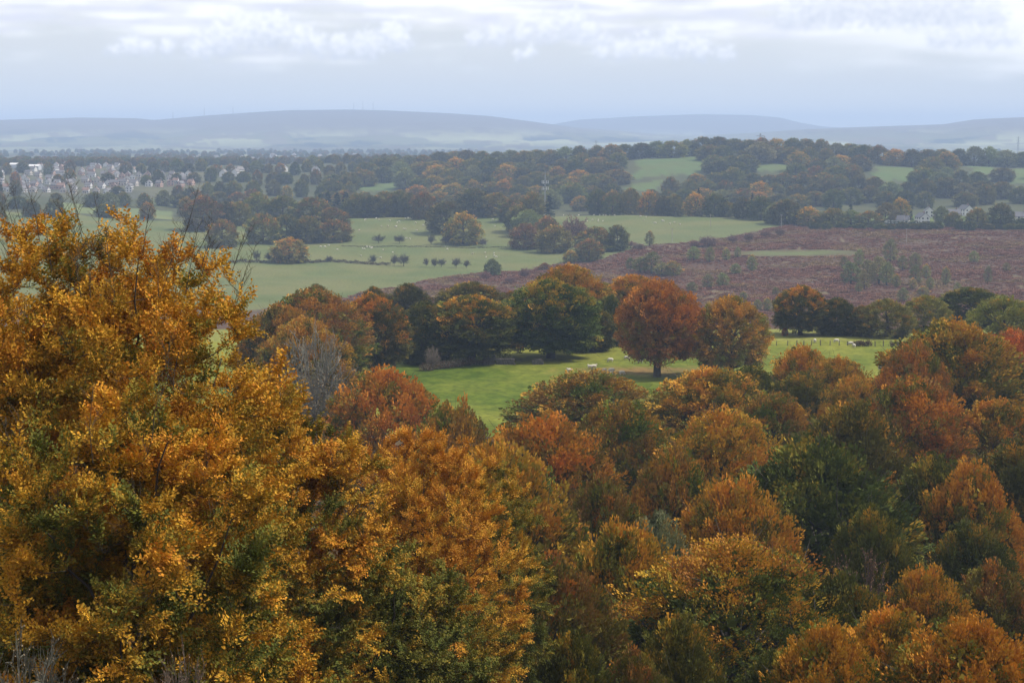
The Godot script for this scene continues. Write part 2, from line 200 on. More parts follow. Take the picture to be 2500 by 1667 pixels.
		["far_mixed", -93.9, 1742, 17.5, 13.7], ["far_mixed", -79.3, 1724, 17.1, 16], ["far_gold", -67.2, 1778, 24.9, 15.9], ["far_russet", -48.6, 1778, 21.3, 14.7], ["far_gold", -28.4, 1748, 23, 16.3], ["far_green", -9.8, 1742, 22.7, 17.5],
		["far_mixed", 4.6, 1724, 20.1, 16.5], ["far_russet", 20, 1736, 25.4, 18.1], ["far_pale", 35.4, 1760, 22.6, 17.8], ["far_mixed", 56.4, 1814, 29.4, 19.1], ["far_mixed", 76.4, 1826, 21.3, 14.3], ["far_green", 94.7, 1796, 21.7, 18.9],
		["far_mixed", 152.1, 1832, 18.4, 19.7], ["far_mixed", 169.2, 1826, 20.7, 16.9], ["far_mixed", 189.2, 1850, 18.7, 13.6], ["far_russet", 205.6, 1850, 18.6, 13.6], ["far_green", 220.6, 1820, 18.8, 16.9], ["far_gold", 234.3, 1808, 24.4, 17.6],
		["far_mixed", 252.2, 1832, 19.5, 13.4], ["far_mixed", 268.9, 1814, 21.5, 13.6], ["far_green", 286.8, 1808, 21.5, 15.2], ["far_green", 300.7, 1808, 21.3, 17.9], ["far_green", 313, 1766, 24.7, 15.7], ["far_mixed", 333.6, 1784, 22.6, 15.8],
		["far_mixed", 339, 1730, 23.4, 13.7], ["far_green", 353.2, 1718, 22.1, 15.7], ["far_green", 365.8, 1694, 16.8, 15.4], ["far_mixed", 407.1, 1718, 23.8, 13.5], ["far_mixed", 430.1, 1736, 19.1, 18.5],
	]],
	["ridge_tree", "tree in the lowest rank of the wooded ridge", "trees of the wooded ridge", [
		["far_gold", 62.3, 1730, 19.2, 13.1], ["far_gold", 76.1, 1700, 17.9, 14.9], ["far_green", 93.7, 1706, 19.7, 14.9], ["far_mixed", 105.8, 1688, 22.6, 16.5], ["far_mixed", 127.9, 1742, 17.3, 17.7], ["far_mixed", 141.5, 1742, 19.1, 17.4],
		["far_green", 159.6, 1760, 24.3, 16.1], ["far_gold", 176.8, 1766, 27.5, 15.9], ["far_pale", 195.6, 1772, 29.5, 14], ["far_russet", 213.8, 1772, 29.4, 14.6], ["far_gold", 226.7, 1754, 18, 12.9], ["far_green", 241.5, 1736, 24, 13.3],
		["far_gold", 254.8, 1706, 23, 13.8], ["far_mixed", 276.3, 1742, 28.3, 12.9], ["far_green", 276.4, 1646, 18.8, 18],
	]],
	["valley_tree", "tree on the far side of the town", "trees of the wooded valley round the town", [
		["far_green", -480.7, 2664, 13.7, 12.2], ["far_green", -426, 2651, 15.1, 11.3], ["far_pale", -266.3, 2560, 17.2, 13.6], ["far_mixed", -236.1, 2560, 10.8, 13], ["far_mixed", -221, 2560, 11.4, 14.5], ["far_mixed", -197.7, 2497, 13.4, 10.3],
	]],
	["valley_tree", "tree between the houses of the upper town", "trees of the wooded valley round the town", [
		["far_green", -623.2, 2317, 12.8, 10.9], ["far_mixed", -617.2, 2340, 13.1, 14.6], ["far_mixed", -609.6, 2387, 17.2, 14.6], ["far_russet", -557.7, 2305, 13, 16.1], ["far_russet", -551, 2387, 16.1, 16.5], ["far_russet", -471.6, 2340, 16.2, 15.4],
		["far_mixed", -455.1, 2352, 13.7, 12.7], ["far_green", -437.7, 2340, 15.8, 15.6], ["far_russet", -438.4, 2423, 13.7, 13.6], ["far_mixed", -421.3, 2411, 18.5, 16.8], ["far_green", -390.9, 2317, 17.2, 14.2], ["far_mixed", -391.4, 2411, 15.9, 15.9],
		["far_russet", -359.7, 2328, 18.6, 12.1], ["far_russet", -345.6, 2352, 12.9, 12.1], ["far_mixed", -327, 2352, 12, 15.1], ["far_pale", -309.9, 2328, 17.9, 15.5], ["far_mixed", -295.4, 2328, 12.7, 11.2], ["far_gold", -277.8, 2294, 13.7, 13.3],
		["far_green", -255.8, 2260, 12.7, 15.4], ["far_mixed", -249.8, 2340, 16, 15.1], ["far_mixed", -235.2, 2340, 13.4, 13.9], ["far_mixed", -212.2, 2226, 16.9, 12.4], ["far_mixed", -199.7, 2237, 13.9, 15.5], ["far_mixed", -192.8, 2317, 12.7, 11.4],
	]],
	["valley_tree", "tree between the houses of the lower town", "trees of the wooded valley round the town", [
		["far_green", -584.1, 2171, 14.8, 15.5], ["far_gold", -536.1, 2066, 11.8, 14.3], ["far_mixed", -492, 2076, 14.2, 12], ["far_russet", -496.4, 2150, 14.5, 16.5], ["far_green", -442.6, 2097, 16, 13.1], ["far_mixed", -400.3, 2097, 13, 10.8],
		["far_mixed", -389.3, 2107, 14.4, 15.5], ["far_green", -374.9, 2139, 11.9, 10.9], ["far_mixed", -353.7, 2129, 16.5, 11.4], ["far_green", -340, 2161, 15.4, 16.5], ["far_green", -318.5, 2150, 15, 11.5], ["far_mixed", -299.6, 2139, 18, 12.2],
		["far_russet", -276, 2076, 12.2, 16.6], ["far_green", -260, 2086, 18.4, 13.7], ["far_green", -246.9, 2086, 18.8, 12.9], ["far_mixed", -224.3, 2066, 12, 12.2], ["far_russet", -212.8, 2076, 13.6, 16.8], ["far_pale", -199.1, 2097, 15.4, 12.9],
		["far_green", -185.4, 2107, 11.8, 12.6], ["far_mixed", -169.2, 2118, 13, 15.3],
	]],
	["valley_tree", "tree of the line just below the town", "trees of the wooded valley round the town", [
		["far_green", -493.4, 1833, 11.8, 14.9], ["far_mixed", -472.9, 1824, 12.2, 15.3], ["far_green", -384, 1860, 15.3, 11.6], ["far_russet", -326.3, 1870, 12.7, 12.9], ["far_green", -310.9, 1851, 16.9, 12.7], ["far_mixed", -295.9, 1860, 12.1, 17.2],
		["far_green", -289.2, 1898, 15.4, 14.8], ["far_mixed", -277.3, 1907, 18.5, 14.7], ["far_mixed", -257.6, 1907, 16.1, 16.4], ["far_pale", -239.5, 1926, 16.8, 16], ["far_gold", -220.1, 1870, 11.8, 13.3], ["far_green", -210, 1907, 15, 18.3],
		["far_green", -188.8, 1888, 11.9, 14.4], ["far_pale", -177, 1917, 16.7, 13.7], ["far_mixed", -163.8, 1926, 13.3, 15.8],
	]],
	["valley_tree", "tree of the second line below the town", "trees of the wooded valley round the town", [
		["far_russet", -420.8, 1562, 16, 15.6], ["far_green", -407.6, 1578, 16.9, 10.1], ["far_mixed", -401.4, 1684, 12.3, 10.5], ["far_green", -369.6, 1692, 18.7, 13.9], ["far_pale", -362.2, 1718, 18.8, 13.5], ["far_mixed", -355.7, 1752, 15, 13.1],
		["far_mixed", -335.1, 1744, 14, 14], ["far_pale", -325, 1788, 17.8, 14.4], ["far_green", -308, 1779, 18.6, 11.4], ["far_russet", -293.2, 1779, 15.1, 15.3], ["far_green", -275, 1797, 19.8, 13.7], ["far_russet", -257.8, 1797, 20.1, 13.2],
		["far_russet", -245.9, 1815, 19.4, 13.9],
	]],
	["valley_tree", "tree by the small fields below the town", "trees of the wooded valley round the town", [
		["far_pale", -383, 1421, 13, 14.6], ["far_green", -368.3, 1464, 15.7, 13.8], ["far_green", -350.3, 1464, 16.2, 14.8], ["far_green", -323.4, 1524, 18.7, 11.7], ["far_gold", -295.1, 1547, 13.7, 13.4], ["far_gold", -277.2, 1626, 16.3, 16.7],
		["far_green", -255.5, 1602, 12.5, 17.3], ["far_gold", -233.4, 1594, 13.7, 13.3],
	]],
]
const TOWN_HOUSES := [
	[-637, 2587, 9.2, 1.20], [-637, 2679, 12.9, 0.10], [-616, 2652, 9.4, 1.40], [-632, 2816, 10.0, 1.20], [-568, 2600, 10.0, 1.40], [-562, 2652, 12.8, 0.10], [-530, 2574, 9.1, 1.20], [-549, 2733, 13.2, 1.40],
	[-611, 2486, 6.8, 0.10], [-594, 2473, 6.8, 0.10], [-578, 2461, 6.7, -0.40], [-579, 2523, 7.8, 1.40], [-541, 2449, 12.6, 0.30], [-542, 2511, 12.9, 0.00], [-521, 2486, 10.2, 1.20], [-502, 2461, 12.6, -0.40],
	[-504, 2523, 6.9, 1.57], [-603, 2413, 10.5, 1.20], [-585, 2401, 7.9, 0.00], [-575, 2413, 10.5, -0.40], [-541, 2341, 6.8, 0.30], [-534, 2377, 10.4, 0.10], [-527, 2401, 9.6, 1.40], [-496, 2377, 10.4, -0.40],
	[-477, 2353, 9.4, 1.20], [-471, 2389, 7.0, -0.40], [-616, 2307, 8.0, 1.20], [-601, 2318, 9.8, 0.30], [-585, 2318, 10.7, 1.20], [-562, 2272, 9.6, 1.20], [-555, 2307, 13.3, 1.20], [-541, 2295, 13.2, 1.57],
	[-525, 2284, 13.1, 0.30], [-521, 2318, 8.0, -0.40], [-499, 2272, 13.1, 1.57], [-492, 2307, 8.0, 1.57], [-469, 2272, 7.8, -0.40], [-458, 2284, 10.5, 0.00], [-443, 2272, 9.6, 0.10], [-434, 2284, 7.9, 0.10],
	[-419, 2295, 9.7, 0.30], [-405, 2284, 7.9, 1.20], [-390, 2307, 10.6, 0.10], [-594, 2228, 7.2, 1.57], [-573, 2205, 7.1, 1.57], [-557, 2184, 10.6, 0.10], [-535, 2216, 10.7, 1.40], [-512, 2194, 10.6, 1.20],
	[-508, 2216, 8.0, 1.40], [-487, 2194, 9.7, 0.30], [-470, 2239, 9.9, -0.40], [-456, 2239, 10.8, 0.10], [-437, 2205, 8.0, 0.10], [-427, 2239, 13.5, 0.30], [-407, 2194, 8.0, 0.10], [-393, 2194, 8.0, 0.00],
	[-386, 2239, 9.9, -0.40], [-374, 2239, 9.9, 1.40], [-560, 2098, 10.7, 0.00], [-553, 2140, 10.9, 1.40], [-542, 2140, 7.3, 0.10], [-523, 2119, 8.1, 0.00], [-510, 2109, 9.8, -0.40], [-498, 2109, 8.0, 0.00],
	[-491, 2140, 8.2, 0.10], [-475, 2130, 9.9, 1.57], [-461, 2130, 10.8, 0.00], [-448, 2151, 10.0, 1.20], [-433, 2151, 10.9, 0.10], [-417, 2140, 8.2, 0.30], [-395, 2119, 13.5, 1.40], [-390, 2130, 9.9, 0.00],
	[-372, 2119, 8.1, 1.40], [-365, 2140, 8.2, 1.40], [-521, 2036, 13.5, 0.00], [-513, 2057, 10.0, 1.20], [-491, 2067, 7.3, 1.57], [-484, 2088, 13.9, -0.40], [-457, 2077, 8.3, 0.30], [-439, 2077, 10.1, 0.10],
	[-429, 2067, 13.7, 1.40], [-419, 2067, 13.7, 1.20], [-409, 2067, 13.7, 1.20], [-392, 2067, 13.7, 0.00], [-377, 2046, 8.2, 1.20], [-369, 2067, 11.0, 0.30], [-354, 2046, 10.9, -0.40], [-350, 2088, 8.3, 1.20],
	[-520, 1966, 7.3, 1.57], [-513, 1976, 10.1, 0.10], [-504, 1986, 10.2, 1.57], [-491, 1996, 10.2, 0.30], [-475, 1986, 7.4, 1.40], [-468, 1986, 10.2, 1.57], [-450, 1966, 13.7, 0.10], [-446, 2016, 8.4, 1.40],
	[-432, 2016, 8.4, 1.20], [-415, 1996, 8.4, 0.10], [-399, 1996, 7.4, -0.40], [-506, 1928, 10.3, 0.10], [-490, 1918, 7.4, -0.40], [-480, 1918, 13.9, 0.00], [-469, 1928, 7.5, 1.20], [-450, 1918, 8.4, 0.10],
	[-438, 1908, 11.1, 0.10], [-427, 1918, 8.4, 1.57], [-417, 1918, 10.2, 0.10], [-405, 1918, 11.1, -0.40], [-395, 1918, 11.1, 1.20], [-390, 1947, 8.5, 0.30]]
const FAR_HOUSES := [
	[-536, 4308, 8.2, -1.07], [-486, 4119, 6.1, 1.27], [-317, 3978, 8.8, -1.30], [-509, 3328, 6.5, -0.79], [-538, 4327, 8.6, -0.91], [-407, 4052, 5.8, -0.94], [-614, 3981, 8.8, -1.42], [-466, 4386, 6.1, 0.34],
	[-553, 3739, 6.1, 0.46], [-786, 4374, 6.4, -1.07], [-383, 4674, 10.3, -1.04], [-301, 4212, 5.6, 0.44], [-368, 3313, 7.6, -1.10], [-531, 4671, 9.2, -0.30], [-453, 4616, 8.7, -0.95], [-361, 3791, 8.0, 0.09],
	[-644, 3944, 6.5, 0.90], [-419, 4244, 9.1, 1.24], [-495, 3653, 7.2, -0.83], [-853, 4531, 7.9, -0.66], [-422, 4352, 9.7, -0.70], [-552, 4154, 6.5, -0.54], [-656, 4384, 9.1, -1.36], [-572, 4578, 9.8, -1.04],
	[-451, 3426, 5.0, 0.55], [-442, 4409, 5.8, -0.80], [-554, 3368, 6.9, 0.69], [-520, 3613, 6.7, -1.49], [-589, 3408, 7.5, 1.37], [-547, 3671, 5.8, -0.97], [-545, 3756, 8.7, -0.70], [-534, 4305, 10.1, 1.12],
	[-632, 3500, 5.9, -0.27], [-655, 4456, 9.2, 1.47], [-623, 3754, 5.0, 0.58], [-352, 4014, 8.4, 1.06], [-312, 3390, 7.5, -0.43], [-614, 4594, 9.8, 0.49], [-281, 4699, 9.0, 0.21], [-705, 3541, 7.6, -0.78],
	[-314, 4465, 5.9, -0.36], [-568, 4032, 6.8, 0.49], [-450, 3970, 8.1, -0.15], [-403, 4172, 7.6, 0.48], [-323, 3550, 6.7, -1.33], [-650, 3991, 7.0, 0.08], [-346, 2365, 11.2, -0.82], [-333, 2341, 9.0, -0.74],
	[-332, 2389, 8.2, 0.92], [-329, 2284, 7.8, -0.42], [-310, 2377, 6.1, 0.56], [-281, 2353, 6.1, 0.84], [-235, 2295, 4.9, 0.43], [-342, 2272, 6.8, -0.25]]
const NEAR_SHEEP := [[12.3, 406.0], [17.0, 412.2], [17.8, 412.2], [19.7, 406.0], [21.3, 406.0], [20.7, 400.0], [23.4, 402.0], [18.7, 398.0], [22.0, 424.7], [26.0, 428.9], [28.6, 422.6], [31.3, 422.6]]
const FENCE_SHEEP := [[74.5, 466.9], [79.8, 466.9], [82.1, 459.9], [82.1, 455.4], [79.9, 410.1], [80.8, 412.2]]
const UPPER_SHEEP := [[-137.4, 1578.2], [-124.8, 1562.6], [-122.6, 1554.8], [-115.9, 1570.4], [-109.0, 1570.4], [-105.9, 1570.4], [-102.4, 1562.6], [-93.8, 1570.4], [-114.1, 1486.5], [-107.3, 1508.9], [-103.4, 1486.5], [-114.1, 1479.1], [-94.0, 1471.8], [-87.6, 1457.2], [-86.4, 1464.5], [-87.5, 1435.5], [-86.9, 1435.5], [-98.2, 1435.5], [-93.3, 1435.5], [-80.6, 1421.3], [-79.4, 1421.3], [-70.6, 1414.2], [-113.3, 1414.2], [-73.5, 1457.2], [-67.2, 1442.7], [-65.1, 1457.2], [-83.9, 1501.4], [-82.0, 1508.9], [-79.2, 1501.4], [-125.9, 1449.9], [-29.8, 1562.6], [-25.5, 1554.8], [-15.0, 1471.8], [-12.1, 1464.5], [-12.9, 1428.4], [-75.6, 1365.7], [-72.8, 1358.9]]
const LOWER_SHEEP := [[-131.0, 1305.7], [-128.0, 1305.7], [-126.7, 1318.8], [-117.9, 1286.3], [-101.9, 1299.2], [-100.1, 1292.8], [-99.9, 1312.3], [-97.8, 1312.3], [-95.8, 1305.7], [-95.9, 1299.2], [-86.9, 1286.3], [-79.7, 1273.6], [-85.2, 1236.0], [-99.4, 1254.7], [-43.6, 1286.3], [-26.1, 1260.9], [-17.8, 1260.9], [-16.7, 1229.9], [-11.9, 1254.7], [-10.1, 1236.0], [-11.5, 1242.2], [-41.8, 1193.6]]
const SLOPE_SHEEP := [[41.3, 1531.7], [52.9, 1516.5], [56.7, 1471.8], [57.3, 1457.2], [61.6, 1464.5], [66.1, 1464.5], [70.3, 1531.7], [72.9, 1524.1], [74.9, 1524.1], [77.6, 1516.5], [81.3, 1516.5], [69.2, 1457.2], [65.8, 1457.2], [99.9, 1486.5], [103.9, 1479.1], [100.0, 1449.9], [113.9, 1449.9], [114.3, 1442.7], [106.5, 1428.4], [107.6, 1428.4], [117.5, 1421.3], [124.3, 1414.2], [64.9, 1516.5], [122.0, 1435.5]]
const FENCE_POSTS := [[64.1, 459.9], [66.8, 459.9], [69.0, 459.9], [70.7, 459.9], [72.6, 459.9], [74.8, 459.9], [77.1, 459.9], [79.3, 459.9], [81.3, 459.9], [83.2, 457.7], [87.6, 457.7], [89.6, 457.7], [91.4, 457.7], [93.2, 457.7], [94.8, 457.7]]
const SHORT_FENCE_POSTS := [[36.0, 396.0], [38.2, 392.0], [41.1, 392.0]]
const WALL_LINE := [[-18.9, 408.1], [-16.9, 412.2], [-13.4, 414.2], [-9.1, 420.5], [-6.4, 420.5]]
const RUIN_ENDS := [[-6.5, 420.5], [-4.0, 420.5], [-3.6, 420.5], [0.3, 420.5], [4.4, 420.5], [6.8, 420.5]]
const PASTURE_EDGE := [[-400, 894], [600, 916], [760, 958], [900, 1023], [1000, 1070], [1150, 1136], [1300, 1164], [1400, 1194], [1460, 1194], [1550, 1274], [1700, 1293], [1800, 1332], [1900, 1386], [1930, 1414], [1960, 1487]]
const LOWER_HEDGE := [[-175.9, 1187.7], [-155.5, 1187.7], [-130.7, 1193.6], [-115.9, 1199.6], [-97.4, 1193.6], [-76.1, 1181.8]]
const CLEARINGS := [[1550, 1712, 2006, 2168], [1845, 1920, 2054, 2126], [2135, 2238, 1982, 2096], [2370, 2420, 2078, 2216], [2468, 2520, 1976, 2144], [1535, 1605, 1892, 1946], [875, 975, 2000, 2102]]
const VALLEY_FIELDS := [[130, 420, 1587, 1710], [0, 120, 1353, 1443], [375, 425, 1797, 1843]]
const VILLAGE_HOUSES := [[290, 1416, 7.9, 1.20, 0], [304, 1416, 9.1, 0.25, 1], [323, 1481, 9.5, -0.15, 1], [340, 1481, 14.0, 1.57, 0], [355, 1496, 9.0, 0.35, 1], [373, 1409, 13.9, 1.50, 2]]
const CARAVANS := [[274.8, 1416.0], [277.8, 1416.0], [282.4, 1416.0], [288.3, 1423.1], [292.5, 1430.2]]
const UTILITY_POLES := [[263.9, 1276.8], [284.1, 1382.9], [306.0, 1382.9], [194.0, 1376.0], [145.1, 1396.8], [108.7, 1296.1]]

var grid_slope := []
var rng := RandomNumberGenerator.new()
var mats := {}
var meshes := {}
var taken := {}
var relief := FastNoiseLite.new()
var patches := FastNoiseLite.new()
var grain := FastNoiseLite.new()
var cells := FastNoiseLite.new()
var hue := FastNoiseLite.new()

class Geo:
	var v := PackedVector3Array()
	var c := PackedColorArray()
	var i := PackedInt32Array()
	func tri(a: Vector3, b: Vector3, d: Vector3, col: Color) -> void:
		var n := v.size()
		v.append(a); v.append(b); v.append(d)
		c.append(col); c.append(col); c.append(col)
		i.append(n); i.append(n + 1); i.append(n + 2)
	func quad(a: Vector3, b: Vector3, d: Vector3, e: Vector3, col: Color) -> void:
		var n := v.size()
		v.append(a); v.append(b); v.append(d); v.append(e)
		c.append(col); c.append(col); c.append(col); c.append(col)
		i.append(n); i.append(n + 1); i.append(n + 2); i.append(n); i.append(n + 2); i.append(n + 3)
	func box(lo: Vector3, hi: Vector3, col: Color) -> void:
		var p := []
		for k in 8:
			p.append(Vector3(hi.x if k & 1 else lo.x, hi.y if k & 2 else lo.y, hi.z if k & 4 else lo.z))
		for q in [[0, 1, 3, 2], [5, 4, 6, 7], [4, 0, 2, 6], [1, 5, 7, 3], [2, 3, 7, 6], [4, 5, 1, 0]]:
			quad(p[q[3]], p[q[2]], p[q[1]], p[q[0]], col)
	func tube(pts: Array, r0: float, r1: float, sides: int, col: Color) -> void:
		var first := v.size()
		for k in pts.size():
			var t: Vector3 = (pts[mini(k + 1, pts.size() - 1)] - pts[maxi(k - 1, 0)]).normalized()
			var s := t.cross(Vector3(0.31, 0.2, 0.93)).normalized()
			var u := s.cross(t)
			var r := lerpf(r0, r1, float(k) / (pts.size() - 1))
			for j in sides:
				var a := TAU * j / sides
				v.append(pts[k] + (s * cos(a) + u * sin(a)) * r)
				c.append(col)
		for k in pts.size() - 1:
			for j in sides:
				var a := first + k * sides + j
				var b := first + k * sides + (j + 1) % sides
				i.append(a); i.append(b); i.append(b + sides)
				i.append(a); i.append(b + sides); i.append(a + sides)
	func done(smooth := false) -> ArrayMesh:
		var a := []
		a.resize(Mesh.ARRAY_MAX)
		a[Mesh.ARRAY_VERTEX] = v
		a[Mesh.ARRAY_COLOR] = c
		a[Mesh.ARRAY_INDEX] = i
		if smooth:
			var n := PackedVector3Array()
			n.resize(v.size())
			for k in range(0, i.size(), 3):
				var f := (v[i[k + 2]] - v[i[k]]).cross(v[i[k + 1]] - v[i[k]])
				for m in 3:
					n[i[k + m]] += f
			for k in n.size():
				n[k] = n[k].normalized()
			a[Mesh.ARRAY_NORMAL] = n
		var m := ArrayMesh.new()
		m.add_surface_from_arrays(Mesh.PRIMITIVE_TRIANGLES, a)
		return m

# colours are linear real-world values; meshes store them doubled because the materials' albedo is one half
func tone(r: float, g: float, b: float) -> Color:
	return Color(minf(r * 2.0, 1.0), minf(g * 2.0, 1.0), minf(b * 2.0, 1.0))

# ---------------------------------------------------------------- terrain
func prepare_grid() -> void:
	for col in GRID_H:
		var n: int = GRID_D.size()
		var d := []
		for k in n - 1:
			d.append((col[k + 1] - col[k]) / float(GRID_D[k + 1] - GRID_D[k]))
		var m := []
		m.append(d[0])
		for k in range(1, n - 1):
			m.append(0.0 if d[k - 1] * d[k] <= 0.0 else 2.0 * d[k - 1] * d[k] / (d[k - 1] + d[k]))
		m.append(d[n - 2])
		grid_slope.append(m)

func along(ci: int, k: int, t: float, w: float) -> float:
	var y: Array = GRID_H[ci]
	var m: Array = grid_slope[ci]
	var t2 := t * t
	var t3 := t2 * t
	return (2.0 * t3 - 3.0 * t2 + 1.0) * y[k] + (t3 - 2.0 * t2 + t) * w * m[k] + (3.0 * t2 - 2.0 * t3) * y[k + 1] + (t3 - t2) * w * m[k + 1]

func grid_height(px: float, dist: float) -> float:
	var d := clampf(dist, 0.0, GRID_D[-1])
	var k := 0
	while k < GRID_D.size() - 2 and GRID_D[k + 1] < d:
		k += 1
	var w := float(GRID_D[k + 1] - GRID_D[k])
	var t: float = (d - GRID_D[k]) / w
	var last := GRID_PX.size() - 1
	if px <= GRID_PX[0]:
		return along(0, k, t, w)
	if px >= GRID_PX[last]:
		return along(last, k, t, w)
	var ci := 0
	while GRID_PX[ci + 1] < px:
		ci += 1
	var s: float = (px - GRID_PX[ci]) / float(GRID_PX[ci + 1] - GRID_PX[ci])
	s = s * s * (3.0 - 2.0 * s)
	return lerpf(along(ci, k, t, w), along(ci + 1, k, t, w), s)

func table(list: Array, x: float) -> float:
	if x <= list[0][0]:
		return list[0][1]
	for k in list.size() - 1:
		if x <= list[k + 1][0]:
			return lerpf(list[k][1], list[k + 1][1], (x - list[k][0]) / float(list[k + 1][0] - list[k][0]))
	return list[-1][1]

# crests of the far moors: column, height above the viewpoint in grid units (y = 330 is level)
const MOOR_A := [[-900, 300], [-300, 296], [0, 293], [200, 287], [340, 289], [380, 293], [500, 283], [600, 276], [700, 270], [850, 268], [940, 270], [1100, 277], [1200, 284], [1300, 297], [1400, 310], [1600, 326], [1900, 336]]
const MOOR_B := [[900, 330], [1200, 316], [1345, 304], [1400, 294], [1415, 292], [1520, 286], [1535, 285], [1620, 282], [1700, 279], [1830, 281], [1900, 287], [1950, 299], [2000, 308], [2060, 312], [2300, 318], [2700, 322]]
const MOOR_C := [[1500, 340], [1800, 326], [1950, 316], [2060, 311], [2150, 308], [2300, 303], [2370, 292], [2420, 289], [2500, 286], [2900, 283], [3400, 296]]

func moor(list: Array, px: float, dist: float, at: float, foot: float) -> float:
	var crest := 54.0 + (330.0 - table(list, px)) / LENS * at
	var up := smoothstep(foot, at, dist)
	return crest * (up * 0.75 + up * up * 0.25) * (1.0 - 0.35 * smoothstep(at, at + 3000.0, dist))

func height(x: float, z: float) -> float:
	var r := sqrt(x * x + z * z)
	var d := maxf(-z, 0.0)
	var px := 1250.0 + LENS * x / maxf(d, 1.0)
	var h := grid_height(px, d)
	if z > 0.0 or absf(x) > d:
		var side := clampf((absf(x) - d) / maxf(r, 1.0) * 1.2, 0.0, 1.0)
		h = lerpf(grid_height(px, r), 99.0 + minf(r * 0.01, 40.0), side * side * (3.0 - 2.0 * side) if r > 3.0 else 0.0)
	if d > 5000.0:
		var m := maxf(moor(MOOR_A, px, d, 11500.0, 7000.0), moor(MOOR_C, px, d, 10500.0, 6800.0))
		h += maxf(m, moor(MOOR_B, px, d, 15000.0, 11500.0))
		h += relief.get_noise_2d(x * 0.12, z * 0.12) * 26.0 * smoothstep(6500.0, 8500.0, d) * (1.0 - smoothstep(9500.0, 10300.0, d))
	elif d > 60.0:
		var rough := smoothstep(60.0, 110.0, d) * (1.0 - smoothstep(300.0, 325.0, d)) + 1.2 * smoothstep(560.0, 700.0, d)
		h += relief.get_noise_2d(x, z) * rough
	return h

func ground_at(x: float, dist: float) -> Vector3:
	return Vector3(x, height(x, -dist), -dist)

# what grows on a spot: 0 wood floor, 1 meadow, 2 bracken, 3 pasture, 4 town, 5 moor
func ground_color(x: float, z: float) -> Color:
	var d := maxf(-z, 0.0)
	var px := 1250.0 + LENS * x / maxf(d, 1.0)
	var n := patches.get_noise_2d(x, z)
	var g := grain.get_noise_2d(x, z)
	if z > 0.0 or d < 322.0 + n * 5.0:
		return tone(0.075 + 0.02 * g, 0.05 + 0.012 * g, 0.026)
	if d < 506.0 + n * 4.0:
		var grass := Vector3(0.118, 0.136, 0.017) * (1.0 + 0.45 * n + 0.35 * g) + Vector3(0.03, 0.012, 0.006) * clampf(n * 2.5 + g * 0.5, -1.0, 1.0)
		if d > 470.0:
			grass = grass.lerp(Vector3(0.19, 0.19, 0.055), 0.6)
		# fallen beech leaves round the two trees that stand in the meadow
		var lx := (x - 29.0) / 19.0
		var lz := (d - 409.0) / 9.0
		var litter := clampf(1.15 - sqrt(lx * lx + lz * lz) + g * 0.55, 0.0, 1.0)
		grass = grass.lerp(Vector3(0.2, 0.105, 0.05), litter * 0.75)
		return tone(grass.x, grass.y, grass.z)
	if d < 1525.0 + n * 6.0:
		var edge := table(PASTURE_EDGE, px) + n * 9.0
		if px < 1960.0 and edge > 10.0 and d > edge:
			var p := Vector3(0.095, 0.12, 0.042) * (1.0 + 0.2 * n + 0.12 * g)
			p = p.lerp(Vector3(0.135, 0.125, 0.052), clampf(0.3 + n * 0.9, 0.0, 0.6))
			if px > 1400.0 and d < edge + 70.0:
				p = p.lerp(Vector3(0.1, 0.12, 0.05), 0.5)
			return tone(p.x, p.y, p.z)
		if px > 1980.0 and d > 1395.0:
			return tone(0.09 + 0.02 * n, 0.12 + 0.02 * g, 0.04)
		var b := Vector3(0.08, 0.046, 0.032) * (1.0 + 0.2 * n + 0.4 * g)
		b = b.lerp(Vector3(0.13, 0.1, 0.055), 0.8 if absf(relief.get_noise_2d(x * 0.35 + 400.0, d * 0.5)) < 0.02 else 0.0)
		var lawn := 1.0 - sqrt(pow((x - 178.0) / 46.0, 2.0) + pow((d - 1215.0) / 26.0, 2.0)) + n * 0.5
		b = b.lerp(Vector3(0.1, 0.13, 0.045), clampf(lawn * 1.6, 0.0, 0.8))
		b = b.lerp(Vector3(0.075, 0.065, 0.04), clampf(n * 1.4 - 0.15, 0.0, 0.6))
		return tone(b.x, b.y, b.z)
	if d < 3000.0:
		for q in CLEARINGS:
			if px > q[0] + n * 26.0 and px < q[1] + n * 30.0 and d > q[2] - 8.0 + g * 30.0 and d < q[3] + 8.0 + n * 40.0:
				if q[0] == 870:
					return tone(0.13 + 0.02 * g, 0.08, 0.05)
				return tone(0.085 + 0.015 * n, 0.118 + 0.02 * g, 0.042)
		for q in VALLEY_FIELDS:
			if px > q[0] and px < q[1] and d > q[2] - 20.0 and d < q[3] + 20.0:
				return tone(0.12 + 0.03 * n, 0.145 + 0.02 * n, 0.06)
		if px < 520.0 and d > 1850.0:
			return tone(0.08 + 0.04 * n, 0.08 + 0.03 * n, 0.05)
		return tone(0.06 + 0.02 * n, 0.065 + 0.015 * n, 0.03)
	# farmland and moor far off: fields in a patchwork
	var cell := cells.get_noise_2d(x + relief.get_noise_2d(x * 0.05, z * 0.05) * 240.0, z * 0.55)
	var far := Vector3(0.12, 0.125, 0.06)
	if cell > 0.25:
		far = Vector3(0.28, 0.29, 0.16)
	elif cell > 0.0:
		far = Vector3(0.14, 0.12, 0.08)
	elif cell < -0.45:
		far = Vector3(0.03, 0.04, 0.03)
	if height(x, z) < 62.0:
		far *= 0.6
	var high := smoothstep(70.0, 150.0, height(x, z) + n * 20.0)
	far = far.lerp(Vector3(0.11, 0.085, 0.06), high)
	return tone(far.x, far.y, far.z)

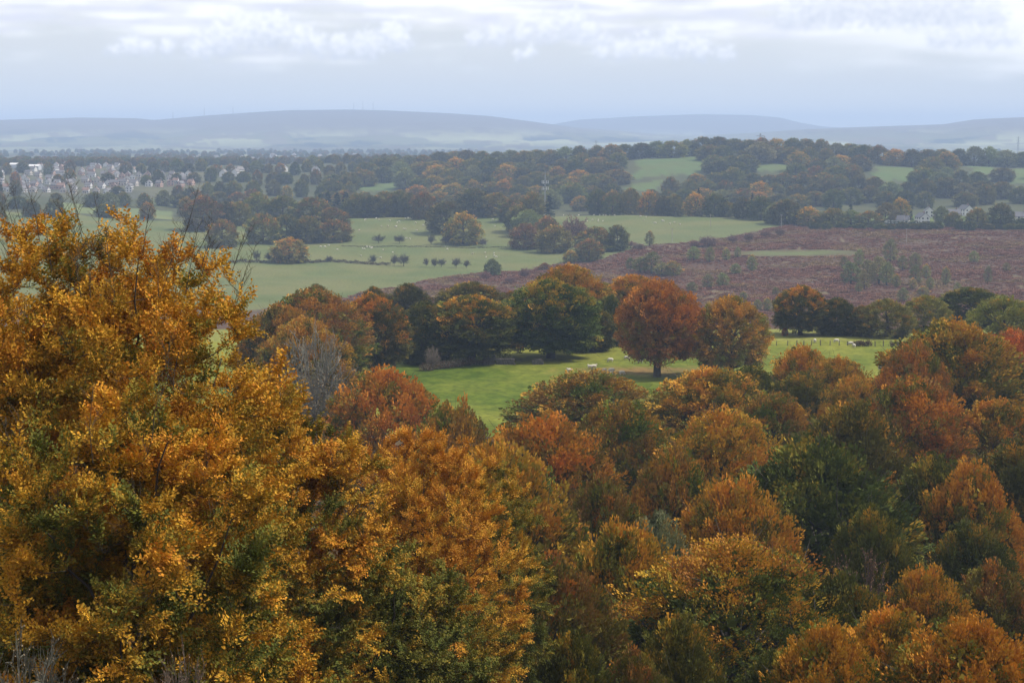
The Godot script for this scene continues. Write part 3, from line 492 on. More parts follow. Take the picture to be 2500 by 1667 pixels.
func sheet(called: String, rings: PackedFloat32Array, angles: PackedFloat32Array, material: Material) -> void:
	var g := Geo.new()
	var w := angles.size()
	for r in rings:
		for a in angles:
			var x := r * sin(a)
			var z := -r * cos(a)
			g.v.append(Vector3(x, height(x, z), z))
			g.c.append(ground_color(x, z))
	for k in rings.size() - 1:
		for j in w - 1:
			var p := k * w + j
			g.i.append(p); g.i.append(p + w); g.i.append(p + 1)
			g.i.append(p + 1); g.i.append(p + w); g.i.append(p + w + 1)
	var o := MeshInstance3D.new()
	o.name = called
	o.mesh = g.done(true)
	o.material_override = material
	o.set_meta("kind", "structure")
	add_child(o)

func rings_between(a: float, b: float, n: int) -> PackedFloat32Array:
	var out := PackedFloat32Array()
	for k in n + 1:
		out.append(a * pow(b / a, float(k) / n))
	return out

func build_terrain() -> void:
	var angles := PackedFloat32Array()
	var a := -180.0
	while a < -26.0:
		angles.append(deg_to_rad(a))
		a += 7.0
	a = -26.0
	while a < -18.0:
		angles.append(deg_to_rad(a))
		a += 0.8
	a = -18.0
	while a < 18.0:
		angles.append(deg_to_rad(a))
		a += 0.105
	a = 18.0
	while a < 26.0:
		angles.append(deg_to_rad(a))
		a += 0.8
	a = 26.0
	while a <= 180.1:
		angles.append(deg_to_rad(a))
		a += 7.0
	angles[-1] = PI
	var soil: Material = mats.soil
	sheet("hillside", rings_between(0.6, 318.0, 60), angles, soil)
	sheet("meadow", rings_between(318.0, 530.0, 100), angles, soil)
	sheet("valley_side", rings_between(530.0, 1540.0, 150), angles, soil)
	sheet("wooded_land", rings_between(1540.0, 3000.0, 90), angles, soil)
	sheet("hills", rings_between(3000.0, 18500.0, 120), angles, soil)

# ---------------------------------------------------------------- sky
func cloud_puffs() -> Array:
	# azimuth, elevation and radius in degrees, shade (0 white, 1 grey)
	var k := rad_to_deg(1.0 / LENS) * 2500.0 / 2352.0
	var list := []
	for c in [[131, 0.15, [[285, 125, 18], [320, 112, 22], [355, 118, 20], [400, 116, 18]]],
			[136, 0.25, [[470, 118, 28], [520, 92, 38], [580, 76, 38], [640, 72, 38], [700, 92, 34], [735, 106, 22]]],
			[136, 0.2, [[790, 110, 28], [850, 108, 34], [905, 86, 34], [925, 98, 22]]],
			[107, 0.45, [[1092, 96, 20], [1140, 86, 25], [1200, 84, 24], [1255, 74, 30], [1315, 60, 34], [1350, 80, 28], [1385, 98, 18]]],
			[140, 0.2, [[1380, 126, 16], [1430, 120, 22], [1490, 117, 22], [1545, 102, 32], [1600, 118, 26], [1660, 130, 20]]],
			[72, 0.8, [[1800, 48, 30], [1850, 26, 42], [1920, 18, 46], [2000, 26, 46], [2080, 22, 52], [2160, 34, 52], [2230, 52, 34]]],
			[114, 0.5, [[2130, 100, 20], [2170, 98, 24], [2210, 98, 24], [2250, 99, 22], [2285, 102, 14]]],
			[140, 0.1, [[1195, 130, 12], [1218, 124, 14]]], [98, 0.1, [[1462, 88, 10], [1482, 86, 12]]]]:
		for p in c[2]:
			list.append([(p[0] - 1176.0) * k, (310.5 - p[1]) * k, p[2] * k * 1.45, (310.5 - c[0]) * k, c[1]])
	return list

func build_sky() -> Image:
	var wide := 4096
	var tall := 2048
	var streak := FastNoiseLite.new()
	streak.seed = 5
	streak.frequency = 0.05
	streak.fractal_octaves = 5
	var puff := FastNoiseLite.new()
	puff.seed = 9
	puff.frequency = 1.1
	puff.fractal_octaves = 5
	var puffs := cloud_puffs()
	var small := Image.create(1024, 512, false, Image.FORMAT_RGB8)
	for y in 512:
		for x in 1024:
			small.set_pixel(x, y, air(wrapf((x + 0.5) / 1024.0 * 360.0, -180.0, 180.0), 90.0 - (y + 0.5) / 512.0 * 180.0, streak) if y < 262 else Color(0.5, 0.5, 0.48))
	small.resize(wide, tall, Image.INTERPOLATE_CUBIC)
	var y0 := int((90.0 - 9.0) / 180.0 * tall)
	for y in range(y0, tall / 2):
		for step in range(-273, 273):
			var x := posmod(step, wide)
			var az := (step + 0.5) / wide * 360.0
			var el := 90.0 - (y + 0.5) / tall * 180.0
			var c := air(az, el, streak)
			var cover := 0.0
			var lit := 0.0
			var wx := az + 0.13 * puff.get_noise_2d(az * 2.2, el * 2.2) 
			var wy := el + 0.11 * puff.get_noise_2d(az * 2.2 + 70.0, el * 2.2)
			for p in puffs:
				var dx: float = wx - p[0]
				if absf(dx) > p[2] * 1.9:
					continue
				var dy: float = wy - p[1]
				var q: float = 1.0 - sqrt(dx * dx + dy * dy * 1.2) / p[2]
				q = smoothstep(-0.15, 0.5, q + 0.55 * puff.get_noise_2d(az * 4.5 + 20.0, el * 5.5)) * smoothstep(-0.22, 0.16, wy - p[3] + 0.2 * puff.get_noise_2d(az * 3.0, el * 6.0 + 9.0))
				if q > 0.0:
					var b: float = clampf(0.7 + 0.55 * dy / p[2] + 0.7 * puff.get_noise_2d(az * 3.5, el * 4.5 + 30.0), 0.0, 1.0)
					b *= 1.0 - 0.55 * p[4] * (1.0 - smoothstep(0.1, 0.9, (wy - p[3]) / (p[2] * 2.0)))
					lit = maxf(lit, b * q)
					cover = maxf(cover, q)
			if cover > 0.0:
				c = c.lerp(Color(0.8, 0.82, 0.87).lerp(Color(1.0, 1.0, 1.0), clampf(lit, 0.0, 1.0)), cover)
			small.set_pixel(x, y, c)
	return small

func air(az: float, el: float, streak: FastNoiseLite) -> Color:
	var low := Color(0.925, 0.915, 0.885)
	var mid := Color(0.84, 0.85, 0.85)
	var c := low.lerp(mid, smoothstep(0.3, 1.6, el))
	var up := Vector3(cos(deg_to_rad(el)) * sin(deg_to_rad(az)), sin(deg_to_rad(el)), cos(deg_to_rad(el)) * cos(deg_to_rad(az)))
	var flat := up / (up.y + 0.06)
	var high := smoothstep(7.0, 14.0, el)
	var n := lerpf(streak.get_noise_2d(az * 4.0, el * 55.0), streak.get_noise_3d(flat.x * 14.0, flat.z * 26.0, 3.0), high)
	var m := lerpf(streak.get_noise_2d(az * 3.0 + 300.0, el * 16.0), streak.get_noise_3d(flat.x * 5.0 + 40.0, flat.z * 8.0, 9.0), high)
	var bright := smoothstep(9.0, 15.5, az + el) * smoothstep(26.0, 14.0, az) * smoothstep(1.6, 2.6, el + m)
	var veil := smoothstep(2.3, 3.8, el + m * 1.5)
	c = c.lerp(Color(0.925, 0.925, 0.94), veil)
	c = c.lerp(Color(1.0, 1.0, 0.99), veil * smoothstep(-0.02, 0.25, n))
	c = c.lerp(Color(0.82, 0.83, 0.9), 0.6 * veil * smoothstep(0.05, 0.4, -n))
	return c.lerp(Color(1, 1, 1), bright * 0.85)

# ---------------------------------------------------------------- helpers for things
func numbered(called: String) -> String:
	var n: int = taken.get(called, 0)
	taken[called] = n + 1
	return called if n == 0 else "%s_%03d" % [called, n]

func thing(called: String, label: String, category: String, at: Vector3, turn := 0.0, group := "") -> Node3D:
	var o := Node3D.new()
	o.name = numbered(called)
	o.position = at
	o.rotation.y = turn
	o.set_meta("label", label)
	o.set_meta("category", category)
	if group:
		o.set_meta("group", group)
	add_child(o)
	return o

func part(called: String, mesh: Mesh, material: Material, parent: Node3D, at := Vector3.ZERO) -> MeshInstance3D:
	var o := MeshInstance3D.new()
	o.name = called
	o.mesh = mesh
	o.material_override = material
	o.position = at
	parent.add_child(o, true)
	return o

# one mesh with a colour of its own: a single copy, tinted
func tinted(called: String, mesh: Mesh, material: Material, parent: Node3D, tint: Color) -> void:
	var m := MultiMesh.new()
	m.transform_format = MultiMesh.TRANSFORM_3D
	m.use_colors = true
	m.mesh = mesh
	m.instance_count = 1
	m.set_instance_transform(0, Transform3D())
	m.set_instance_color(0, tint)
	var o := MultiMeshInstance3D.new()
	o.name = called
	o.multimesh = m
	o.material_override = material
	parent.add_child(o, true)

func ordinal(n: int) -> String:
	var ones := ["first", "second", "third", "fourth", "fifth", "sixth", "seventh", "eighth", "ninth", "tenth", "eleventh", "twelfth", "thirteenth", "fourteenth", "fifteenth", "sixteenth", "seventeenth", "eighteenth", "nineteenth"]
	if n < 20:
		return ones[n - 1]
	var tens := ["twenty", "thirty", "forty", "fifty", "sixty", "seventy", "eighty", "ninety"]
	var whole := ["twentieth", "thirtieth", "fortieth", "fiftieth", "sixtieth", "seventieth", "eightieth", "ninetieth"]
	return whole[n / 10 - 2] if n % 10 == 0 else tens[n / 10 - 2] + "-" + ones[n % 10 - 1]

func rand_vec() -> Vector3:
	return Vector3(rng.randf() - 0.5, rng.randf() - 0.5, rng.randf() - 0.5) * 2.0

func paint(roughness: float, bump := 0.0, specular := 0.3) -> StandardMaterial3D:
	var m := StandardMaterial3D.new()
	m.albedo_color = Color(0.5, 0.5, 0.5).linear_to_srgb()
	m.vertex_color_use_as_albedo = true
	m.roughness = roughness
	m.metallic_specular = specular
	if bump > 0.0:
		m.heightmap_enabled = false
		m.normal_enabled = true
		m.normal_scale = bump
		m.normal_texture = noise_texture(0.03, 4, true)
		m.uv1_triplanar = true
		m.uv1_world_triplanar = true
		m.uv1_scale = Vector3.ONE * 0.5
	return m

func noise_texture(frequency: float, octaves: int, as_normal: bool, ramp: Gradient = null, size := 512) -> NoiseTexture2D:
	var n := FastNoiseLite.new()
	n.seed = 21 + octaves
	n.frequency = frequency
	n.fractal_octaves = octaves
	var t := NoiseTexture2D.new()
	t.width = size
	t.height = size
	t.seamless = true
	t.as_normal_map = as_normal
	t.bump_strength = 6.0
	t.noise = n
	if ramp:
		t.color_ramp = ramp
	return t

func build_materials() -> void:
	mats.leaf = paint(0.75, 0.0, 0.18)
	mats.leaf.backlight_enabled = true
	mats.leaf.backlight = Color(0.48, 0.46, 0.34)
	mats.bark = paint(0.9, 0.5)
	mats.wool = paint(0.95)
	mats.stone = paint(0.95, 0.6)
	mats.wood = paint(0.9, 0.4)
	mats.render = paint(0.85)
	mats.slate = paint(0.6)
	mats.metal = paint(0.5)
	mats.glass = paint(0.15, 0.0, 0.5)
	mats.bracken = paint(0.9)
	var ramp := Gradient.new()
	ramp.offsets = PackedFloat32Array([0.0, 0.35, 0.6, 1.0])
	ramp.colors = PackedColorArray([Color(0.66, 0.68, 0.62), Color(0.86, 0.87, 0.84), Color(0.95, 0.95, 0.92), Color(1, 1, 1)])
	mats.soil = paint(0.95, 0.0, 0.2)
	mats.soil.albedo_texture = noise_texture(0.012, 6, false, ramp, 1024)
	mats.soil.uv1_triplanar = true
	mats.soil.uv1_world_triplanar = true
	mats.soil.uv1_scale = Vector3.ONE * 0.045

# ---------------------------------------------------------------- trees
const LEAF_GREEN := Color(0.072, 0.084, 0.017)
const LEAF_OLIVE := Color(0.15, 0.138, 0.022)
const LEAF_GOLD := Color(0.46, 0.25, 0.026)
const LEAF_ORANGE := Color(0.43, 0.19, 0.024)
const LEAF_RUSSET := Color(0.31, 0.125, 0.026)
const LEAF_BROWN := Color(0.18, 0.1, 0.03)
const LEAF_PALE := Color(0.17, 0.18, 0.07)
const BARK := Color(0.06, 0.052, 0.045)

func leaf_tone(list: Array, k: float) -> Color:
	var s := clampf(k, 0.0, 0.999) * (list.size() - 1)
	return (list[int(s)] as Color).lerp(list[int(s) + 1], s - int(s))

func dome(t: float, low_wide: float) -> float:
	return lerpf(low_wide, 1.0, smoothstep(0.0, 0.36, t)) if t < 0.36 else sqrt(maxf(0.0, 1.0 - pow((t - 0.36) / 0.64, 2.2)))

# leaf sprays set on lobes round a domed crown. s: height, radius, low, lobes, lobe, pads, leaves, leaf, spray, list, mean, spread, top, lift, low_wide
func crown_mesh(seed_: int, s: Dictionary) -> Array:
	rng.seed = seed_
	hue.seed = seed_
	var g := Geo.new()
	var wood := Geo.new()
	var rise: float = s.height - s.low
	var heart := Vector3(0, s.low + rise * 0.38, 0)
	var bark := tone(BARK.r, BARK.g, BARK.b)
	var top: float = s.height * 0.62
	var stem := []
	var bend := rand_vec() * 0.5
	for k in 6:
		var q := k / 5.0
		stem.append(Vector3(bend.x * sin(q * 3.0) + s.get("lean", 0.0) * (1.0 - q) * (1.0 - q), top * q - 0.5 * (1.0 - q), bend.z * sin(q * 2.4)))
	wood.tube(stem, s.radius * 0.085 + 0.1, s.radius * 0.025, 9, bark)
	wood.tube([stem[0] - Vector3(0, 0.3, 0), stem[0] + Vector3(0, 0.9, 0)], s.radius * 0.13 + 0.12, s.radius * 0.07, 9, bark)
	var leaf: float = s.leaf
	for l in int(s.lobes):
		var t := pow((l + rng.randf()) / s.lobes, 1.15)
		var az := l * 2.39996 + rng.randf_range(-0.4, 0.4)
		var r: float = s.radius * dome(t, s.low_wide)
		var size: float = s.lobe * rng.randf_range(0.75, 1.25)
		var reach := maxf(r - size * 0.8, 0.0) * (rng.randf_range(0.55, 1.0) if rng.randf() < 0.1 else 1.0)
		var c := Vector3(cos(az) * reach, s.low + rise * t - size * (0.75 * t - 0.15), sin(az) * reach)
		var out := (c - heart).normalized()
		# limb that carries the lobe
		var from: Vector3 = stem[clampi(int(1.5 + t * 4.0), 1, 5)]
		var mid := from.lerp(c, 0.5) + Vector3(0, -0.08 * c.distance_to(from), 0) + rand_vec() * 0.3
		wood.tube([from, mid, c, c + out * size * 0.6], s.radius * 0.013, 0.02, 5, bark)
		for k in int(s.get("twigs", 3)):
			var e := c + (out * 0.7 + rand_vec() * 0.8) * size * 1.05
			wood.tube([c, c.lerp(e, 0.5) + rand_vec() * 0.15, e], 0.045, 0.012, 3, bark)
		var lobe_hue := rng.randf_range(-0.5, 0.5)
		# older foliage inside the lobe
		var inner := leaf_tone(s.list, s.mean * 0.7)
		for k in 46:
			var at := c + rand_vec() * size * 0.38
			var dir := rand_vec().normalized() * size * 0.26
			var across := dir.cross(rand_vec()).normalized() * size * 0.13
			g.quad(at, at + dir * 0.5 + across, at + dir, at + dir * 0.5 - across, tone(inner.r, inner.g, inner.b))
		for p in int(s.pads):
			var u := rand_vec()
			while u.length_squared() > 1.0 or u.length_squared() < 0.02:
				u = rand_vec()
			u = u.normalized()
			var du := u.dot(out)
			if du < -0.25:
				u = (u - 2.0 * du * out).normalized()
			var pc := c + u * Vector3(1, 0.82, 1) * size * rng.randf_range(0.55, 1.04)
			if pc.y < 0.6:
				continue
			var ax: Vector3 = (u * 0.55 + out * 0.65 + Vector3.UP * s.lift + rand_vec() * 0.25).normalized()
			var n := Vector3.UP * 0.5 + u * 0.75 + rand_vec() * 0.45
			n = (n - ax * n.dot(ax)).normalized()
			var side := ax.cross(n)
			var turned: float = s.mean + s.spread * (hue.get_noise_3dv(pc * 6.0) * 1.3 + lobe_hue * 0.6 + rng.randf_range(-0.3, 0.3)) + s.top * (pc.y / s.height - 0.62)
			var col := leaf_tone(s.list, turned)
			var long: float = s.spray * rng.randf_range(0.7, 1.3)
			for j in int(s.leaves):
				var q := rng.randf()
				var v := (rng.randf() * 2.0 - 1.0)
				var broad := long * 0.46 * sqrt(sin(PI * (0.12 + 0.86 * q)))
				var at := pc + ax * (q - 0.5) * long + side * (v * broad) + n * ((rng.randf() - 0.5) * 0.22 * long - v * v * 0.16 * long)
				var dir := (ax + side * (v * 0.8 + (rng.randf() - 0.5) * 0.8) + n * (rng.randf() - 0.5) * 0.5).normalized()
				var nn := (n + side * (rng.randf() - 0.5) * 1.4 + ax * (rng.randf() - 0.5) * 1.4)
				var across := dir.cross(nn).normalized() * leaf * rng.randf_range(0.26, 0.38)
				var tip := dir * leaf * rng.randf_range(0.8, 1.25)
				var light := rng.randf_range(0.78, 1.22)
				g.quad(at, at + tip * 0.5 + across, at + tip, at + tip * 0.5 - across, tone(col.r * light, col.g * light * rng.randf_range(0.92, 1.08), col.b * light))
	return [g.done(), wood.done(true)]

func pine_mesh(seed_: int) -> Array:
	rng.seed = seed_
	var g := Geo.new()
	var wood := Geo.new()
	wood.tube([Vector3(0, -0.4, 0), Vector3(0, 8, 0), Vector3(0, 19.5, 0)], 0.35, 0.04, 6, tone(0.05, 0.04, 0.035))
	for k in 170:
		var t := pow(rng.randf(), 0.8)
		var az := k * 2.39996
		var y := lerpf(1.6, 19.6, t)
		var r := (4.2 * pow(1.0 - t, 0.8) + 0.25) * rng.randf_range(0.75, 1.1)
		var d := Vector3(cos(az), -0.25, sin(az)).normalized()
		var side := d.cross(Vector3.UP).normalized()
		for j in 26:
			var q := sqrt(rng.randf())
			var p := Vector3(0, y, 0) + d * r * q + side * rng.randf_range(-0.35, 0.35) * r * (1.1 - q)
			var e := (d + side * rng.randf_range(-0.8, 0.8) + Vector3(0, rng.randf_range(-0.5, 0.2), 0)).normalized() * 0.75
			var w := e.cross(Vector3.UP + rand_vec() * 0.5).normalized() * 0.2
			var c := rng.randf_range(0.8, 1.25)
			g.quad(p, p + e * 0.5 + w, p + e, p + e * 0.5 - w, tone(0.03 * c, 0.045 * c, 0.026 * c))
	return [g.done(), wood.done(true)]

# a leafless tree: forking boughs and fine twigs; a few withered leaves where "dry" is over 0
func bare_mesh(seed_: int, tall: float, wide: float, col: Color, twig: float, dry: int, leaf := 0.2, uneven := 0.15) -> Array:
	rng.seed = seed_
	var wood := Geo.new()
	var fine := Geo.new()
	var bark := tone(col.r, col.g, col.b)
	wood.tube([Vector3(0, -0.4, 0), Vector3(0.1, tall * 0.2, 0.05), Vector3(0, tall * 0.5, 0)], tall * 0.028, tall * 0.012, 7, bark)
	for l in 26:
		var t := rng.randf_range(0.12, 0.5)
		var az := l * 2.39996
		var from := Vector3(0, tall * t, 0)
		var w := wide * 0.5 * dome(0.1 + 0.9 * l / 26.0, 0.8) * rng.randf_range(1.0 - uneven, 1.0 + uneven * 0.4)
		var to := Vector3(cos(az) * w * 0.8, tall * lerpf(0.35, 0.93, l / 25.0) * rng.randf_range(1.0 - uneven * 0.4, 1.0), sin(az) * w * 0.8)
		var mid := from.lerp(to, 0.5) + Vector3(0, -tall * 0.05, 0) + rand_vec() * wide * 0.04
		wood.tube([from, mid, to], tall * 0.009, tall * 0.003, 5, bark)
		for k in 16:
			var q := rng.randf_range(0.35, 1.0)
			var b := mid.lerp(to, q * 2.0 - 1.0) if q > 0.5 else from.lerp(mid, q * 2.0)
			var e := b + ((to - from).normalized() * 0.6 + rand_vec() * 0.8 + Vector3(0, 0.3, 0)) * wide * 0.13
			fine.tube([b, b.lerp(e, 0.5) + rand_vec() * wide * 0.01, e], twig * 1.4, twig, 3, bark)
			for m in 5:
				var f := b.lerp(e, rng.randf_range(0.3, 1.0))
				var h := f + ((e - b).normalized() + rand_vec()) * wide * 0.06
				fine.tube([f, h], twig, twig * 0.5, 3, bark)
				for j in dry:
					var p := f.lerp(h, rng.randf())
					var d := rand_vec().normalized() * leaf
					var s := d.cross(rand_vec()).normalized() * leaf * 0.35
					var c := rng.randf_range(0.7, 1.2)
					fine.quad(p, p + d * 0.5 + s, p + d, p + d * 0.5 - s, tone(col.r * 2.2 * c, col.g * 1.7 * c, col.b * 1.3 * c))
	return [fine.done(), wood.done(true)]

func build_crowns() -> void:
	var near := {"height": 18.0, "radius": 8.0, "low": 0.8, "lobes": 66, "lobe": 2.7, "pads": 30, "leaves": 36, "leaf": 0.32, "spray": 1.5, "mean": 0.42, "spread": 0.6, "top": 0.55, "lift": 0.15, "low_wide": 0.8}
	var add := func(key: String, seed_: int, over: Dictionary) -> void:
		var s := near.duplicate()
		s.merge(over, true)
		meshes[key] = [crown_mesh(seed_, s), s.radius * 2.06, s.height * 1.035]
	add.call("mixed", 11, {"list": [LEAF_GREEN, LEAF_OLIVE, LEAF_GOLD, LEAF_ORANGE]})
	add.call("green", 12, {"list": [LEAF_GREEN, LEAF_GREEN, LEAF_OLIVE, LEAF_GOLD], "mean": 0.32, "top": 0.45})
	add.call("orange", 13, {"list": [LEAF_GREEN, LEAF_OLIVE, LEAF_GOLD, LEAF_ORANGE, LEAF_ORANGE], "mean": 0.42, "top": 0.45})
	add.call("loose", 14, {"list": [LEAF_GREEN, LEAF_OLIVE, LEAF_ORANGE, LEAF_ORANGE, LEAF_RUSSET], "mean": 0.42, "top": 0.4, "lift": 0.45, "lobes": 76, "lobe": 2.2, "pads": 21, "spray": 1.3, "leaves": 36})
	add.call("russet", 15, {"list": [LEAF_GREEN, LEAF_OLIVE, LEAF_BROWN, LEAF_RUSSET, LEAF_ORANGE, LEAF_RUSSET], "mean": 0.42, "top": 0.4, "lift": 0.3})
	add.call("brown", 16, {"list": [LEAF_GREEN, LEAF_OLIVE, LEAF_BROWN, LEAF_ORANGE], "mean": 0.3, "top": 0.5, "lift": 0.25, "lobe": 2.3, "lobes": 72, "pads": 22})
	add.call("big", 17, {"list": [LEAF_GREEN, LEAF_GREEN, LEAF_GREEN, LEAF_OLIVE, LEAF_GOLD, LEAF_ORANGE, LEAF_RUSSET], "mean": 0.3, "top": 1.5, "lobes": 80, "pads": 36, "lobe": 2.4, "leaves": 40, "leaf": 0.19, "spray": 1.25, "lift": 0.2})
	add.call("field", 18, {"list": [LEAF_GREEN, LEAF_GREEN, LEAF_OLIVE, LEAF_GOLD, LEAF_ORANGE], "mean": 0.36, "top": 0.8, "low": 3.4, "low_wide": 0.85})
	add.call("lone", 19, {"list": [LEAF_OLIVE, LEAF_BROWN, LEAF_RUSSET, LEAF_ORANGE], "mean": 0.5, "top": 0.4, "low": 4.6, "low_wide": 0.8, "lean": 1.3, "lift": 0.25})
	add.call("open", 20, {"list": [LEAF_OLIVE, LEAF_BROWN, LEAF_ORANGE, LEAF_RUSSET], "mean": 0.42, "top": 0.3, "low": 3.2, "lobes": 90, "lobe": 2.1, "pads": 20, "leaves": 30, "twigs": 6})
	add.call("pale", 21, {"list": [LEAF_GREEN, LEAF_PALE, LEAF_PALE, LEAF_GOLD], "mean": 0.45, "top": 0.3, "lift": 0.5, "lobe": 2.2, "lobes": 70, "pads": 20})
	meshes.bare = [bare_mesh(31, 14.0, 12.0, Color(0.09, 0.06, 0.05), 0.03, 3), 12.0, 14.0]
	meshes.grey = [bare_mesh(32, 14.0, 12.0, Color(0.14, 0.125, 0.105), 0.035, 1), 12.0, 14.0]
	for k in 4:
		meshes["thorn%d" % k] = [bare_mesh(33 + 20 * k, 6.0 + k, 9.0, Color(0.06, 0.05, 0.045), 0.024, 0, 0.25, 0.6), 9.0, 6.0 + k]
	near.merge({"height": 20.0, "radius": 9.0, "lobes": 50, "lobe": 3.2, "pads": 9, "leaves": 20, "leaf": 0.75, "spray": 2.4, "twigs": 0}, true)
	add.call("far_russet", 41, {"list": [LEAF_GREEN, LEAF_OLIVE, LEAF_BROWN, LEAF_ORANGE], "mean": 0.38})
	add.call("far_green", 42, {"list": [LEAF_GREEN, LEAF_GREEN, LEAF_OLIVE, LEAF_BROWN], "mean": 0.3})
	add.call("far_mixed", 43, {"list": [LEAF_GREEN, LEAF_OLIVE, LEAF_OLIVE, LEAF_ORANGE], "mean": 0.32})
	add.call("far_gold", 44, {"list": [LEAF_OLIVE, LEAF_OLIVE, LEAF_GOLD, LEAF_ORANGE], "mean": 0.42})
	add.call("far_brown", 45, {"list": [LEAF_OLIVE, LEAF_BROWN, LEAF_BROWN, LEAF_RUSSET], "mean": 0.4})
	add.call("far_pale", 46, {"list": [LEAF_GREEN, LEAF_PALE, LEAF_PALE, LEAF_OLIVE], "mean": 0.5, "lift": 0.4})
	add.call("birch_pale", 47, {"list": [LEAF_OLIVE, LEAF_PALE, LEAF_PALE], "height": 13.0, "radius": 3.0, "lobes": 40, "lobe": 1.2, "pads": 6, "leaves": 12, "leaf": 0.4, "spray": 1.1, "low": 2.0, "lift": 0.4})
	add.call("birch_gold", 48, {"list": [LEAF_OLIVE, LEAF_PALE, LEAF_GOLD], "height": 13.0, "radius": 3.0, "lobes": 40, "lobe": 1.2, "pads": 6, "leaves": 12, "leaf": 0.4, "spray": 1.1, "low": 2.0, "lift": 0.4})
	meshes.far_bare = [bare_mesh(34, 10.0, 10.0, Color(0.1, 0.07, 0.065), 0.04, 3, 0.35), 10.0, 10.0]
	meshes.pine = [pine_mesh(35), 8.4, 20.0]

# crown key, tint
const LOOKS := {
	"mixed1": ["mixed", Color(1, 1, 1)], "mixed2": ["mixed", Color(0.95, 0.85, 0.9)], "russet1": ["russet", Color(0.9, 1.1, 0.9)], "russet2": ["russet", Color(1.05, 1.22, 1)],
	"orange1": ["orange", Color(1, 1, 1)], "orange2": ["loose", Color(1, 1, 1)], "green1": ["green", Color(0.9, 0.9, 1)], "green2": ["green", Color(1.15, 1.0, 0.9)],
	"big": ["big", Color(1, 1, 1)], "brown1": ["brown", Color(1, 1, 1)], "bare": ["bare", Color(1, 1, 1)], "bare2": ["grey", Color(1, 1, 1)], "pale": ["pale", Color(0.8, 0.85, 1.2)],
	"pale2": ["pale", Color(1.15, 1.05, 0.6)], "birchbrown": ["birch_gold", Color(1.0, 0.62, 0.7)], "field1": ["field", Color(1.1, 0.95, 0.9)], "field2": ["field", Color(0.95, 1, 0.95)],
	"lone": ["lone", Color(1.15, 1.3, 1.1)], "open": ["open", Color(1.2, 1.3, 1.1)], "red": ["russet", Color(1.35, 1.0, 0.9)], "sapling": ["loose", Color(1.2, 0.9, 0.8)],
}
const LOOK_WORDS := {"far_russet": "russet", "far_green": "green", "far_mixed": "orange-green", "far_gold": "golden", "far_brown": "brown", "far_pale": "pale green", "far_bare": "leafless", "birch_pale": "", "birch_gold": "yellowing", "pine": "", "thorn": ""}

func plant(called: String, look: Array, x: float, dist: float, wide: float, tall: float, label: String, group := "") -> void:
	var m: Array = meshes[look[0] if look[0] != "thorn" else "thorn%d" % (rng.randi() % 4)]
	var o := thing(called, label, "bush" if called == "bush" else ("shrub" if called == "bare_shrub" else "tree"), ground_at(x, dist), rng.randf() * TAU, group)
	var sx: float = wide / m[1]
	var sy: float = tall / m[2]
	o.scale = Vector3(sx, sy, sx * rng.randf_range(0.9, 1.1))
	part("trunk", m[0][1], mats.bark, o)
	var t: Color = look[1]
	tinted("crown", m[0][0], mats.leaf, o, Color(t.r * rng.randf_range(0.88, 1.12), t.g * rng.randf_range(0.9, 1.1), t.b))

func build_trees() -> void:
	for t in NEAR_TREES:
		rng.seed = hash(t[6])
		plant(t[0], LOOKS[t[1]], t[2], t[3], t[4], t[5], t[6])
	for r in TREE_ROWS:
		rng.seed = hash(r[1])
		var n := 0
		for t in r[3]:
			n += 1
			var word: String = LOOK_WORDS.get(t[0], "")
			var label: String = r[1]
			if r[3].size() > 1:
				label = (word + " " if word else "") + r[1] + ", " + ordinal(n) + " from the town end"
			plant(r[0], [t[0], Color(1, 1, 1) * rng.randf_range(0.85, 1.3)], t[1], t[2], t[3], t[4], label, r[2])

# ---------------------------------------------------------------- the golden trees close by
func spray_mesh(seed_: int) -> ArrayMesh:
	rng.seed = seed_
	var g := Geo.new()
	var bark := tone(0.05, 0.035, 0.025)
	g.tube([Vector3.ZERO, Vector3(0.02, 0.02, -0.2), Vector3(-0.01, 0.0, -0.42)], 0.0035, 0.0015, 3, bark)
	for k in 13:
		var q := (k + 0.6) / 13.0
		var s := 1.0 if k % 2 == 0 else -1.0
		var p := Vector3(0, 0.02 * sin(q * 3.0), -0.42 * q) + rand_vec() * 0.02
		var d := Vector3(s * rng.randf_range(0.6, 1.0), rng.randf_range(-0.45, 0.25), -0.55 * rng.randf_range(0.4, 1.4)).normalized()
		var n := (Vector3.UP + rand_vec() * 0.55).normalized()
		var a := d.cross(n).normalized()
		var up := a.cross(d)
		var long := rng.randf_range(0.062, 0.098)
		var half := a * long * rng.randf_range(0.26, 0.34) + up * long * 0.08
		var half2 := -a * long * 0.3 + up * long * 0.08
		var light := rng.randf_range(0.75, 1.25)
		var warm := rng.randf_range(-0.06, 0.06)
		var c := Color(clampf(0.5 * light * (1.0 + warm), 0, 1), clampf(0.5 * light * (1.0 - warm), 0, 1), 0.5 * light)
		g.tri(p, p + d * long * 0.48 + half, p + d * long, c)
		g.tri(p, p + d * long, p + d * long * 0.48 + half2, c)
	return g.done()

